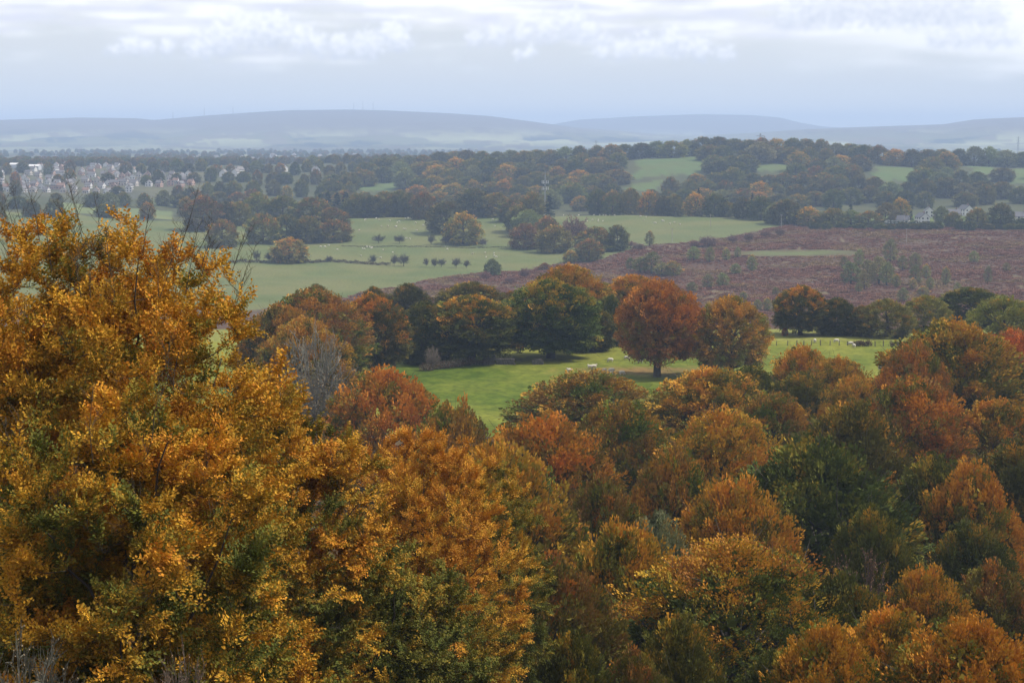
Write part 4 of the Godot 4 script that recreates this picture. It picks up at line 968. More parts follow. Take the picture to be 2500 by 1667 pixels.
# A tree grown towards points spread through its crown: leaders first, then boughs that join the closest wood, leafy sprays along their ends.
# s: x, dist, top (height of the crown top), radius, depth of the crown, ends (number of boughs), list, mean, spread, bare (share of leafless boughs), tips
func near_tree(seed_: int, s: Dictionary) -> void:
	rng.seed = seed_
	hue.seed = seed_
	var foot := ground_at(s.x, s.dist)
	var tall: float = s.top - foot.y
	var o := thing(s.get("named", "beech_tree"), s.label, "tree", foot)
	var wood := Geo.new()
	var bark := tone(0.05, 0.042, 0.034)
	var low: float = tall - s.depth
	var heart := Vector3(0, low + s.depth * 0.35, 0)
	var joints := PackedVector3Array()
	var stem := []
	var bend := rand_vec() * 0.7
	for k in 9:
		var q := k / 8.0
		stem.append(Vector3(bend.x * sin(q * 4.0) * q, tall * 0.8 * q - 0.3 * (1.0 - q), bend.z * sin(q * 3.3) * q))
		if stem[k].y > low:
			joints.append(stem[k])
	wood.tube(stem, tall * 0.012 + 0.04, 0.03, 9, bark)
	for l in 9:
		var az := l * 2.39996 + rng.randf()
		var t := 0.2 + 0.75 * l / 8.0
		var to: Vector3 = Vector3(cos(az), 0, sin(az)) * s.radius * dome(t, 0.85) * 0.75 + Vector3(0, low + s.depth * t * 0.93, 0)
		var from := curve_at(stem, clampf((to.y - s.radius * 0.9) / (tall * 0.8), 0.25, 0.92))
		var line := []
		var wob := rand_vec() * 0.5
		for k in 7:
			var q := k / 6.0
			var p := from.lerp(to, q) + Vector3(0, -0.9 * q * (1.0 - q), 0) + wob * sin(q * 4.5) * q * 0.6 + rand_vec() * 0.08
			line.append(p)
			joints.append(p)
		wood.tube(line, 0.05, 0.014, 6, bark)
	var ends := []
	while ends.size() < s.ends:
		var t := rng.randf()
		var az := rng.randf() * TAU
		var q := pow(rng.randf(), 0.45) * rng.randf_range(0.9, 1.06)
		var p: Vector3 = Vector3(cos(az), 0, sin(az)) * s.radius * dome(t, 0.85) * q + Vector3(0, low + s.depth * lerpf(0.35, t, lerpf(0.35, 1.0, q)), 0)
		if hue.get_noise_3dv(p * 9.0 + Vector3.ONE * 50.0) * 1.6 + rng.randf() * 0.25 > 0.2 - 0.25 * (1.0 - q):
			ends.append(p)
		elif rng.randf() < 0.06:
			ends.append(p)
	ends.sort_custom(func(a, b): return a.distance_squared_to(heart) < b.distance_squared_to(heart))
	var places: Array[Transform3D] = []
	var tints := PackedColorArray()
	for e: Vector3 in ends:
		var best := 0
		var cost := 1e9
		for j in joints.size():
			var v: Vector3 = e - joints[j]
			var c := v.length_squared() * (1.0 if v.y > -0.2 else 2.5)
			if c < cost:
				cost = c
				best = j
		var from := joints[best]
		var out := (e - heart).normalized()
		var far := from.distance_to(e)
		var mid := from.lerp(e, 0.5) + Vector3(0, -0.08 * far, 0) + rand_vec() * 0.07 * far
		var line := [from, mid, e]
		joints.append(mid)
		joints.append(e)
		wood.tube(line, 0.007 + far * 0.006, 0.004, 4, bark)
		var bare: bool = rng.randf() < s.bare
		var go := (e - mid).normalized()
		var go_out := (go + out * 0.8 + Vector3(0, 0.25, 0)).normalized()
		var patch := hue.get_noise_3dv(e * 9.0) * 1.3
		var n := 5 if bare else int(rng.randf_range(12.0, 19.0))
		for w in n:
			var at := curve_at(line, lerpf(0.3, 1.0, (w + rng.randf()) / n))
			var side := go.cross(Vector3.UP).normalized() * (1.0 if w % 2 == 0 else -1.0)
			var to := (go_out * rng.randf_range(0.5, 1.0) + side * rng.randf_range(0.1, 0.9) + Vector3(0, rng.randf_range(-0.3, 0.45), 0) + rand_vec() * 0.35).normalized()
			if bare:
				var f := at + (to + Vector3.UP * 0.3) * rng.randf_range(0.25, 0.55)
				wood.tube([at, at.lerp(f, 0.5) + rand_vec() * 0.03, f], 0.005, 0.0028, 3, bark)
				for j in 2:
					wood.tube([at.lerp(f, 0.5), f + rand_vec() * 0.2], 0.0035, 0.002, 3, bark)
				continue
			var up := (Vector3.UP * 0.6 + rand_vec() * 0.6 + out * 0.8).normalized()
			var zb := -to
			var xb := up.cross(zb).normalized()
			var yb := zb.cross(xb)
			var k := rng.randf_range(0.75, 1.25)
			places.append(Transform3D(Basis(xb * k, yb * k, zb * k), at + rand_vec() * 0.05))
			var turned: float = s.mean + s.spread * (patch + rng.randf_range(-0.35, 0.35)) + s.top_turn * ((e.y - low) / s.depth - 0.5)
			var c := leaf_tone(s.list, turned)
			tints.append(Color(c.r, c.g, c.b) * 2.0 * rng.randf_range(0.85, 1.15))
	# leafless tips standing out of the top
	for k in int(s.get("tips", 0)):
		var az := rng.randf() * TAU
		var rr: float = s.radius * sqrt(rng.randf()) * 0.7
		var p := Vector3(cos(az) * rr, low + s.depth * (0.36 + 0.62 * sqrt(1.0 - pow(rr / s.radius, 2.0))), sin(az) * rr)
		var e := p + Vector3(cos(az) * 0.4, rng.randf_range(0.9, 1.7), sin(az) * 0.4) + rand_vec() * 0.25
		var mid := p.lerp(e, 0.5) + rand_vec() * 0.08
		wood.tube([p, mid, e], 0.009, 0.0035, 4, bark)
		for j in 7:
			var f := p.lerp(e, rng.randf_range(0.25, 0.95))
			var h := f + Vector3(rng.randf_range(-0.3, 0.3), rng.randf_range(0.15, 0.4), rng.randf_range(-0.3, 0.3))
			wood.tube([f, f.lerp(h, 0.5) + rand_vec() * 0.03, h], 0.005, 0.0028, 3, bark)
			for i in 2:
				var f2 := f.lerp(h, rng.randf_range(0.3, 0.8))
				wood.tube([f2, f2 + Vector3(rng.randf_range(-0.16, 0.16), rng.randf_range(0.05, 0.2), rng.randf_range(-0.16, 0.16))], 0.0035, 0.0022, 3, bark)
	part("trunk", wood.done(true), mats.bark, o)
	var mm := MultiMesh.new()
	mm.transform_format = MultiMesh.TRANSFORM_3D
	mm.use_colors = true
	mm.mesh = meshes.spray[seed_ % 3]
	mm.instance_count = places.size()
	for k in places.size():
		mm.set_instance_transform(k, places[k])
		mm.set_instance_color(k, tints[k])
	var crown := MultiMeshInstance3D.new()
	crown.name = "crown"
	crown.multimesh = mm
	crown.material_override = mats.foliage
	crown.set_meta("kind", "stuff")
	o.add_child(crown)

func curve_at(pts: Array, q: float) -> Vector3:
	var s := clampf(q, 0.0, 0.9999) * (pts.size() - 1)
	return (pts[int(s)] as Vector3).lerp(pts[int(s) + 1], s - int(s))

func build_near_trees() -> void:
	meshes.spray = [spray_mesh(61), spray_mesh(62), spray_mesh(63)]
	mats.foliage = mats.leaf.duplicate()
	mats.foliage.albedo_color = Color.WHITE
	var warm := [LEAF_GREEN, LEAF_OLIVE, Color(0.36, 0.2, 0.022), Color(0.5, 0.265, 0.026), Color(0.46, 0.195, 0.022)]
	near_tree(72, {"x": -10.4, "dist": 48.0, "top": 98.0, "radius": 5.3, "depth": 11.0, "ends": 2500, "list": warm, "mean": 0.55, "spread": 0.6, "top_turn": 0.4, "bare": 0.1, "tips": 46, "label": "tall golden beech close by with bare twigs standing out of its top"})
	near_tree(73, {"x": -8.2, "dist": 40.0, "top": 94.6, "radius": 3.4, "depth": 8.0, "ends": 1150, "list": warm, "mean": 0.4, "spread": 0.75, "top_turn": 0.3, "bare": 0.06, "tips": 5, "label": "amber beech in front of the tall golden beech"})
	near_tree(74, {"x": -7.4, "dist": 58.0, "top": 92.6, "radius": 3.9, "depth": 10.0, "ends": 1250, "list": warm, "mean": 0.4, "spread": 0.75, "top_turn": 0.3, "bare": 0.08, "tips": 4, "label": "yellow-green beech with a pale slim trunk beside the amber beech"})
	near_tree(75, {"x": -10.6, "dist": 42.0, "top": 91.4, "radius": 3.0, "depth": 6.5, "ends": 820, "list": warm, "mean": 0.4, "spread": 0.75, "top_turn": 0.2, "bare": 0.05, "label": "low amber and green beech in the near bottom corner"})
	near_tree(76, {"x": -4.0, "dist": 76.0, "top": 88.2, "radius": 4.8, "depth": 12.0, "ends": 1700, "list": [LEAF_GREEN, LEAF_OLIVE, LEAF_GOLD, LEAF_ORANGE, LEAF_ORANGE], "mean": 0.58, "spread": 0.5, "top_turn": 0.5, "bare": 0.04, "label": "orange-topped beech between the golden near trees and the wood"})
	near_tree(77, {"x": -4.6, "dist": 62.0, "top": 86.6, "radius": 3.9, "depth": 8.0, "ends": 1200, "list": [LEAF_GREEN, LEAF_GREEN, LEAF_OLIVE, LEAF_GOLD], "mean": 0.45, "spread": 0.5, "top_turn": 0.3, "bare": 0.04, "label": "green beech with amber tips at the bottom edge"})
	near_tree(78, {"x": -7.0, "dist": 46.0, "top": 88.4, "radius": 3.2, "depth": 6.0, "ends": 760, "list": warm, "mean": 0.4, "spread": 0.75, "top_turn": 0.3, "bare": 0.05, "label": "amber beech low at the bottom, below the pale slim trunk"})
	near_tree(79, {"x": -2.2, "dist": 90.0, "top": 85.4, "radius": 4.6, "depth": 12.0, "ends": 1500, "list": [LEAF_GREEN, LEAF_GREEN, LEAF_OLIVE, LEAF_GOLD, LEAF_ORANGE], "mean": 0.46, "spread": 0.5, "top_turn": 0.5, "bare": 0.03, "label": "dark green beech with orange tips beside the brownish olive beech"})
	near_tree(80, {"x": -13.6, "dist": 55.0, "top": 94.4, "radius": 4.4, "depth": 11.0, "ends": 1300, "list": warm, "mean": 0.4, "spread": 0.75, "top_turn": 0.2, "bare": 0.05, "label": "amber beech at the picture edge behind the tall golden beech"})

# ---------------------------------------------------------------- sheep
func cone_distance(p: Vector3, b: Array) -> float:
	var a: Vector3 = b[0]
	var ab: Vector3 = b[1] - a
	var t := clampf((p - a).dot(ab) / ab.length_squared(), 0.0, 1.0)
	return p.distance_to(a + ab * t) - lerpf(b[2], b[3], t)

func skin(bones: Array, cell: float, blend: float) -> ArrayMesh:
	var lo := Vector3.ONE * 99.0
	var hi := -lo
	for b in bones:
		for k in 2:
			lo = lo.min(b[k] - Vector3.ONE * (b[2 + k] + 0.1))
			hi = hi.max(b[k] + Vector3.ONE * (b[2 + k] + 0.1))
	var n := Vector3i(((hi - lo) / cell).ceil()) + Vector3i.ONE
	var f := PackedFloat32Array()
	f.resize(n.x * n.y * n.z)
	for z in n.z:
		for y in n.y:
			for x in n.x:
				var p := lo + Vector3(x, y, z) * cell
				var s := 0.0
				for b in bones:
					s += exp(-cone_distance(p, b) / blend)
				f[(z * n.y + y) * n.x + x] = -log(maxf(s, 1e-30)) * blend
	var g := Geo.new()
	var at := {}
	for z in n.z - 1:
		for y in n.y - 1:
			for x in n.x - 1:
				var sum := Vector3.ZERO
				var hits := 0
				for e in [[0, 1], [2, 3], [4, 5], [6, 7], [0, 2], [1, 3], [4, 6], [5, 7], [0, 4], [1, 5], [2, 6], [3, 7]]:
					var a := Vector3i(x + (e[0] & 1), y + ((e[0] >> 1) & 1), z + (e[0] >> 2))
					var b := Vector3i(x + (e[1] & 1), y + ((e[1] >> 1) & 1), z + (e[1] >> 2))
					var fa := f[(a.z * n.y + a.y) * n.x + a.x]
					var fb := f[(b.z * n.y + b.y) * n.x + b.x]
					if (fa < 0.0) != (fb < 0.0):
						sum += Vector3(a).lerp(Vector3(b), fa / (fa - fb))
						hits += 1
				if hits:
					at[Vector3i(x, y, z)] = g.v.size()
					var p := lo + sum / hits * cell
					var near := 99.0
					var col := Color.WHITE
					for b in bones:
						var d := cone_distance(p, b)
						if d < near:
							near = d
							col = b[4]
					g.v.append(p)
					g.c.append(col)
	for z in range(1, n.z - 1):
		for y in range(1, n.y - 1):
			for x in range(1, n.x - 1):
				var fa := f[(z * n.y + y) * n.x + x]
				for ax in 3:
					var d := Vector3i(1 if ax == 0 else 0, 1 if ax == 1 else 0, 1 if ax == 2 else 0)
					var fb := f[((z + d.z) * n.y + y + d.y) * n.x + x + d.x]
					if (fa < 0.0) == (fb < 0.0):
						continue
					var u := Vector3i(d.z, d.x, d.y)
					var w := Vector3i(d.y, d.z, d.x)
					var c := Vector3i(x, y, z)
					var q := [at[c], at[c - u], at[c - u - w], at[c - w]]
					if fa < 0.0:
						q.reverse()
					for k in [0, 1, 2, 0, 2, 3]:
						g.i.append(q[k])
	return g.done(true)

func sheep_bones(head_low: bool) -> Array:
	var wool := tone(0.5, 0.47, 0.4)
	var face := tone(0.42, 0.38, 0.32)
	var b := [[Vector3(-0.36, 0.62, 0), Vector3(0.3, 0.6, 0), 0.27, 0.26, wool], [Vector3(-0.1, 0.6, 0), Vector3(0.1, 0.6, 0), 0.3, 0.3, wool]]
	if head_low:
		b.append([Vector3(0.34, 0.6, 0), Vector3(0.58, 0.32, 0.04), 0.17, 0.11, wool])
		b.append([Vector3(0.6, 0.28, 0.04), Vector3(0.7, 0.1, 0.06), 0.09, 0.055, face])
		b.append([Vector3(0.56, 0.33, 0.1), Vector3(0.52, 0.34, 0.22), 0.035, 0.025, face])
		b.append([Vector3(0.56, 0.33, -0.03), Vector3(0.52, 0.34, -0.14), 0.035, 0.025, face])
	else:
		b.append([Vector3(0.32, 0.66, 0), Vector3(0.5, 0.86, 0), 0.17, 0.12, wool])
		b.append([Vector3(0.54, 0.92, 0), Vector3(0.74, 0.84, 0.03), 0.095, 0.055, face])
		b.append([Vector3(0.52, 0.96, 0.07), Vector3(0.48, 0.95, 0.2), 0.035, 0.025, face])
		b.append([Vector3(0.52, 0.96, -0.07), Vector3(0.48, 0.95, -0.2), 0.035, 0.025, face])
	for s in [-1, 1]:
		b.append([Vector3(0.3, 0.5, s * 0.13), Vector3(0.32, 0.2, s * 0.13), 0.1, 0.05, wool])
		b.append([Vector3(0.32, 0.2, s * 0.13), Vector3(0.33, 0.02, s * 0.13), 0.045, 0.04, face])
		b.append([Vector3(-0.4, 0.5, s * 0.13), Vector3(-0.47, 0.24, s * 0.13), 0.12, 0.055, wool])
		b.append([Vector3(-0.47, 0.24, s * 0.13), Vector3(-0.44, 0.02, s * 0.13), 0.048, 0.04, face])
	b.append([Vector3(-0.58, 0.66, 0), Vector3(-0.68, 0.44, 0), 0.06, 0.04, wool])
	return b

func build_sheep() -> void:
	var low := skin(sheep_bones(true), 0.05, 0.035)
	var up := skin(sheep_bones(false), 0.05, 0.035)
	rng.seed = 300
	var words := ["closest to the wall end", "one of a close pair, the paler", "one of a close pair, the darker", "broadside in the middle of the flock", "standing just above another", "at the very front of the flock", "nearest to the leaning trunk on this side", "half hidden by the rust red beech", "behind the flock, broadside", "behind the flock, turned away", "under the lone tree's branches", "between the lone tree's branches and its trunk"]
	for k in NEAR_SHEEP.size():
		var o := thing("sheep", "white sheep grazing in the meadow, " + words[k].replace("nearest", "next"), "sheep", ground_at(NEAR_SHEEP[k][0], NEAR_SHEEP[k][1]), rng.randf_range(-0.5, 0.5) + (PI if rng.randf() < 0.5 else 0.0), "sheep in the near meadow")
		o.scale = Vector3.ONE * rng.randf_range(0.98, 1.14)
		part("body", low if rng.randf() < 0.75 else up, mats.wool, o)
	words = ["under the golden leaning beech", "midway along the fence", "close to the fence, upper of two", "close to the fence, lower of two", "at the field corner, the farther of two", "at the field corner, in front of another"]
	for k in FENCE_SHEEP.size():
		var o := thing("sheep", "white sheep by the far fence, " + words[k] if k < 4 else "white sheep " + words[k], "sheep", ground_at(FENCE_SHEEP[k][0], FENCE_SHEEP[k][1]), rng.randf() * TAU, "sheep by the far fence")
		o.scale = Vector3.ONE * rng.randf_range(1.0, 1.14)
		part("body", low, mats.wool, o)
	for f in [[UPPER_SHEEP, "tiny white sheep on the upper pasture", "flock on the upper pasture"], [LOWER_SHEEP, "tiny white sheep between the two thorn rows", "flock between the thorn rows"], [SLOPE_SHEEP, "tiny white sheep on the sloping field under the tree belt", "flock on the sloping field"]]:
		var list: Array = f[0].duplicate()
		list.sort_custom(func(a, b): return a[0] / a[1] < b[0] / b[1])
		for k in list.size():
			var o := thing("sheep", f[1] + ", " + ordinal(k + 1) + " from the town end", "sheep", ground_at(list[k][0], list[k][1]), rng.randf() * TAU, f[2])
			o.scale = Vector3.ONE * rng.randf_range(1.05, 1.25)
			part("body", low, mats.wool, o)

# ---------------------------------------------------------------- fences, walls, hedges
func fence(posts: Array, label: String, tall: float, wires: int) -> void:
	var at := ground_at(posts[0][0], posts[0][1])
	var o := thing("wire_fence", label, "fence", at)
	rng.seed = hash(label)
	var g := Geo.new()
	g.box(Vector3(-0.09, -0.3, -0.09), Vector3(0.09, tall, 0.09), tone(0.12, 0.105, 0.09))
	var post := g.done()
	var last := Vector3.ZERO
	for k in posts.size():
		var p := ground_at(posts[k][0], posts[k][1]) - at
		var q := part("post", post, mats.wood, o, p)
		q.rotation = Vector3(rng.randf_range(-0.07, 0.07), rng.randf() * 3.0, rng.randf_range(-0.07, 0.07))
		q.scale.y = rng.randf_range(0.8, 1.12)
		if k > 0:
			for w in wires:
				var y := tall * (0.3 + 0.6 * w / maxf(wires - 1, 1))
				var wire := Geo.new()
				wire.tube([last + Vector3(0, y, 0), last.lerp(p, 0.5) + Vector3(0, y - 0.03, 0), p + Vector3(0, y, 0)], 0.008, 0.008, 3, tone(0.2, 0.2, 0.2))
				part("wire", wire.done(), mats.metal, o)
		last = p

func stone_mesh(seed_: int) -> ArrayMesh:
	rng.seed = seed_
	var g := Geo.new()
	var n := 7
	var tint := rng.randf_range(0.75, 1.25)
	var c := tone(0.11 * tint, 0.1 * tint, 0.09 * tint)
	var ring := []
	for r in 4:
		var line := []
		for k in n:
			var a := TAU * k / n
			var w: float = [0.38, 0.5, 0.49, 0.34][r] * rng.randf_range(0.88, 1.1)
			line.append(Vector3(cos(a) * w, [0.0, 0.25, 0.75, 1.0][r] + rng.randf_range(-0.04, 0.04), sin(a) * w))
		ring.append(line)
	for r in 3:
		for k in n:
			g.quad(ring[r][k], ring[r + 1][k], ring[r + 1][(k + 1) % n], ring[r][(k + 1) % n], c)
	for k in range(1, n - 1):
		g.tri(ring[3][0], ring[3][k + 1], ring[3][k], c)
	return g.done()

func stone_wall(a: Vector3, b: Vector3, tall: float, label: String, ragged: float) -> void:
	var o := thing("ruined_wall", label, "wall", a)
	rng.seed = hash(label)
	var long := Vector2(b.x - a.x, b.z - a.z).length()
	var dir := Vector3(b.x - a.x, 0, b.z - a.z).normalized()
	var back := Vector3(-dir.z, 0, dir.x)
	var core := Geo.new()
	core.box(Vector3(0.1, -0.3, -0.16), Vector3(long - 0.1, tall * (1.0 - ragged) - 0.15, 0.16), tone(0.05, 0.045, 0.04))
	var w := part("core", core.done(), mats.stone, o)
	w.rotation.y = atan2(-dir.z, dir.x)
	var rows := int(tall / 0.27)
	var y := -0.08
	for r in rows:
		var x := rng.randf_range(-0.1, 0.1)
		var h := rng.randf_range(0.24, 0.31)
		while x < long:
			var wide := rng.randf_range(0.34, 0.62)
			if y < tall * (1.0 - ragged * rng.randf() * 1.2):
				for s in [-1, 1]:
					var q := part("stone", meshes.stones[rng.randi() % 5], mats.stone, o, dir * (x + wide / 2) + back * (0.17 * s) + Vector3(0, y + rng.randf_range(-0.02, 0.02), 0))
					q.scale = Vector3(wide * 1.03, h * 1.08, 0.4)
					q.rotation.y = atan2(-dir.z, dir.x)
			x += wide
		y += h

func brush(called: String, label: String, category: String, line: Array, tall: float, deep: float, count: int, leaf: float, list: Array, group := "") -> void:
	var at := ground_at(line[0][0], line[0][1])
	var o := thing(called, label, category, at, 0.0, group)
	rng.seed = hash(label)
	var g := Geo.new()
	var wood := Geo.new()
	for k in count:
		var q := rng.randf() * (line.size() - 1)
		var i := int(q)
		var x := lerpf(line[i][0], line[i + 1][0], q - i) + rng.randf_range(-0.5, 0.5) * deep
		var d := lerpf(line[i][1], line[i + 1][1], q - i) + rng.randf_range(-0.5, 0.5) * deep
		var h := tall * (0.55 + 0.45 * sin(q * 9.0) * sin(q * 23.0 + 1.0)) + 0.25
		var p := ground_at(x, d) - at
		p.y += h * sqrt(rng.randf())
		var e := (rand_vec() + Vector3(0, 0.4, 0)).normalized() * leaf
		var w := e.cross(rand_vec()).normalized() * leaf * 0.36
		var c: Color = list[rng.randi() % list.size()] * rng.randf_range(0.75, 1.25)
		g.quad(p, p + e * 0.5 + w, p + e, p + e * 0.5 - w, tone(c.r, c.g, c.b))
		if k % 40 == 0:
			var f := ground_at(x, d) - at
			wood.tube([f - Vector3(0, 0.2, 0), p + Vector3(0, 0.1, 0)], leaf * 0.14, leaf * 0.06, 3, tone(0.06, 0.05, 0.04))
	part("stems", wood.done(), mats.bark, o)
	part("foliage", g.done(), mats.leaf, o).set_meta("kind", "stuff")

func build_bracken() -> void:
	rng.seed = 500
	var g := Geo.new()
	for k in 34:
		var az := rng.randf() * TAU
		var base := Vector3(rng.randf_range(-0.9, 0.9), 0, rng.randf_range(-0.9, 0.9))
		var out := Vector3(cos(az), 0, sin(az))
		var tip := base + out * rng.randf_range(0.5, 1.0) + Vector3(0, rng.randf_range(0.35, 0.95), 0)
		var w := out.cross(Vector3.UP) * rng.randf_range(0.14, 0.26)
		var c := tone(0.5, 0.5, 0.5) * rng.randf_range(0.4, 0.62)
		g.quad(base, base.lerp(tip, 0.55) + w + Vector3(0, 0.12, 0), tip, base.lerp(tip, 0.55) - w + Vector3(0, 0.12, 0), c)
	var clump := g.done()
	var places: Array[Transform3D] = []
	var tints := PackedColorArray()
	var tries := 0
	while places.size() < 42000 and tries < 160000:
		tries += 1
		var px := rng.randf_range(-150.0, 2650.0)
		var d := sqrt(rng.randf_range(800.0 * 800.0, 1400.0 * 1400.0))
		var x := (px - 1250.0) / LENS * d
		var edge := table(PASTURE_EDGE, px) + patches.get_noise_2d(x, -d) * 9.0
		if px < 1960.0 and edge > 10.0 and d > edge - 2.0:
			continue
		if px < 1000.0 and d < 960.0:
			continue
		var n := patches.get_noise_2d(x * 1.4, -d * 1.4)
		if absf(relief.get_noise_2d(x * 0.35 + 400.0, d * 0.5)) < 0.018:
			continue  # sheep paths
		if n < -0.75 + rng.randf() * 0.3 or pow((x - 178.0) / 44.0, 2.0) + pow((d - 1215.0) / 24.0, 2.0) < 1.0:
			continue
		var k := rng.randf_range(0.5, 1.3) * (0.85 + 0.7 * n)
		places.append(Transform3D(Basis(Vector3.UP, rng.randf() * TAU).scaled(Vector3(k, k * rng.randf_range(0.7, 1.2), k)), ground_at(x, d) - Vector3(0, 0.1, 0)))
		var c := Vector3(0.36, 0.175, 0.115).lerp(Vector3(0.44, 0.3, 0.14), clampf(patches.get_noise_2d(x * 1.2 + 900.0, d * 1.2) * 3.0 - 0.3 + rng.randf() * 0.5, 0.0, 1.0)) * rng.randf_range(0.75, 1.25)
		tints.append(Color(c.x, c.y, c.z))
	var mm := MultiMesh.new()
	mm.transform_format = MultiMesh.TRANSFORM_3D
	mm.use_colors = true
	mm.mesh = clump
	mm.instance_count = places.size()
	for k in places.size():
		mm.set_instance_transform(k, places[k])
		mm.set_instance_color(k, tints[k])
	var o := MultiMeshInstance3D.new()
	o.name = "bracken"
	o.multimesh = mm
	o.material_override = mats.foliage
	o.set_meta("kind", "stuff")
	o.set_meta("label", "withered red-brown bracken covering the slope beyond the meadow")
	o.set_meta("category", "bracken")
	add_child(o)

func build_boundaries() -> void:
	meshes.stones = []
	for k in 5:
		meshes.stones.append(stone_mesh(80 + k))
	fence(FENCE_POSTS, "wire fence on thin posts across the far side of the meadow", 1.35, 3)
	fence(SHORT_FENCE_POSTS, "short run of thin fence posts beside the leaning lone trunk", 1.3, 2)
	var e := []
	for p in RUIN_ENDS:
		e.append(ground_at(p[0], p[1]))
	stone_wall(e[0], e[1], 2.3, "taller dark piece of ruined stone wall under the wide olive beech", 0.3)
	stone_wall(e[2], e[3], 1.6, "long dark piece of ruined stone wall beside the gap", 0.08)
	stone_wall(e[4], e[5], 1.6, "broken wall end with pale stones under the tall beech", 0.45)
	brush("bramble_hedge", "brown and grey brambles overgrowing the wall beside the meadow", "hedge", WALL_LINE, 1.7, 2.6, 5200, 0.24, [Color(0.14, 0.075, 0.05), Color(0.2, 0.18, 0.13), Color(0.09, 0.08, 0.04)])
	brush("hedge", "low dark hedge along the lower pasture", "hedge", LOWER_HEDGE, 2.0, 2.5, 4200, 0.6, [Color(0.05, 0.05, 0.03), Color(0.09, 0.06, 0.04)])
	var fp := FENCE_POSTS
	brush("bramble_bush", "dark rusty bramble bush growing on the far fence", "bush", [[fp[9][0] - 0.5, fp[9][1] + 0.4], [fp[10][0] - 1.0, fp[10][1] + 0.4]], 1.4, 1.2, 1500, 0.22, [Color(0.12, 0.06, 0.04), Color(0.06, 0.05, 0.03)])
	brush("bramble_bush", "second smaller bramble bush at the end of the far fence", "bush", [[fp[12][0], fp[12][1] + 0.4], [fp[13][0] + 2.0, fp[13][1] + 0.4]], 1.1, 1.0, 900, 0.22, [Color(0.12, 0.06, 0.04), Color(0.06, 0.05, 0.03)])
	# old field bank between the two pastures
	var bank := []
	for k in 9:
		bank.append([lerpf(-118.0, 44.0, k / 8.0), lerpf(1318.0, 1296.0, k / 8.0)])
	brush("field_bank", "thin dark bank dividing the upper pasture from the lower", "bank", bank, 0.5, 1.2, 2600, 0.5, [Color(0.05, 0.055, 0.03), Color(0.07, 0.06, 0.035)])
	var garden := []
	for k in 10:
		garden.append([lerpf(215.0, 400.0, k / 9.0), 1402.0 + 3.0 * sin(k * 2.0)])
	brush("garden_hedge", "long dark green hedge in front of the village houses", "hedge", garden, 3.0, 3.0, 5200, 0.7, [Color(0.03, 0.045, 0.02), Color(0.05, 0.06, 0.025)])

# ---------------------------------------------------------------- houses, masts, caravans
func gable_walls(w: float, d: float, h: float, rise: float, col: Color) -> ArrayMesh:
	var g := Geo.new()
	g.box(Vector3(-w / 2, -1.2, -d / 2), Vector3(w / 2, h, d / 2), col)
	for s in [-1, 1]:
		g.tri(Vector3(-w / 2, h, s * d / 2), Vector3(0, h + rise, s * d / 2), Vector3(w / 2, h, s * d / 2), col)
	return g.done()

func gable_roof(w: float, d: float, h: float, rise: float, col: Color) -> ArrayMesh:
	var g := Geo.new()
	var t := 0.22
	var over := 0.35
	for s in [-1.0, 1.0]:
		var eave := Vector3(s * (w / 2 + over), h - over * rise / (w / 2), 0)
		var ridge := Vector3(0, h + rise, 0)
		var a := Vector3(0, t, 0)
		var z := Vector3(0, 0, d / 2 + over)
		g.quad(eave + a - z, ridge + a - z, ridge + a + z, eave + a + z, col)
		g.quad(eave - z, eave + z, ridge + z, ridge - z, col)
		g.quad(eave - z, eave + a - z, eave + a + z, eave + z, col)
		for q in [-1.0, 1.0]:
			g.quad(eave + z * q, ridge + z * q, ridge + a + z * q, eave + a + z * q, col)
	return g.done()

func box_mesh(size: Vector3, col: Color) -> ArrayMesh:
	var g := Geo.new()
	g.box(-size / 2, size / 2, col)
	return g.done()

func house(called: String, label: String, at: Vector3, turn: float, w: float, long: float, h: float, wall: Color, roof: Color, group: String, detail: int) -> Node3D:
	var o := thing(called, label, "house", at, turn, group)
	var rise := w * 0.42
	part("wall", gable_walls(w, long, h, rise, wall), mats.render, o)
	var r := part("roof", gable_roof(w, long, h + 0.02, rise, roof), mats.slate, o)
	part("chimney", box_mesh(Vector3(0.9, 1.8, 0.7), tone(0.2, 0.13, 0.1)), mats.stone, r, Vector3(0, h + rise + 0.5, long * 0.3))
	if detail > 0:
		var pane := box_mesh(Vector3(1.2, 1.2, 0.1), tone(0.02, 0.025, 0.03))
		var frame := box_mesh(Vector3(1.4, 1.4, 0.08), tone(0.75, 0.75, 0.75))
		var rows := 2 if h > 4.0 else 1
		for s in [-1, 1]:
			for f in rows:
				for k in [-0.25, 0.25]:
					var win := part("window", frame, mats.render, o, Vector3(w * k, 1.6 + 2.5 * f, s * (long / 2 + 0.03)))
					part("pane", pane, mats.glass, win, Vector3(0, 0, s * 0.04))
				for k in [-0.33, 0.0, 0.33]:
					if f == 0 and k == 0.0:
						continue
					var side := part("window", frame, mats.render, o, Vector3(s * (w / 2 + 0.03), 1.6 + 2.5 * f, long * k))
					side.rotation.y = PI / 2
					part("pane", pane, mats.glass, side, Vector3(0, 0, s * 0.04))
			part("door", box_mesh(Vector3(0.1, 2.1, 1.0), tone(0.1, 0.05, 0.03)), mats.wood, o, Vector3(s * (w / 2 + 0.04), 1.05, 0))
	return o

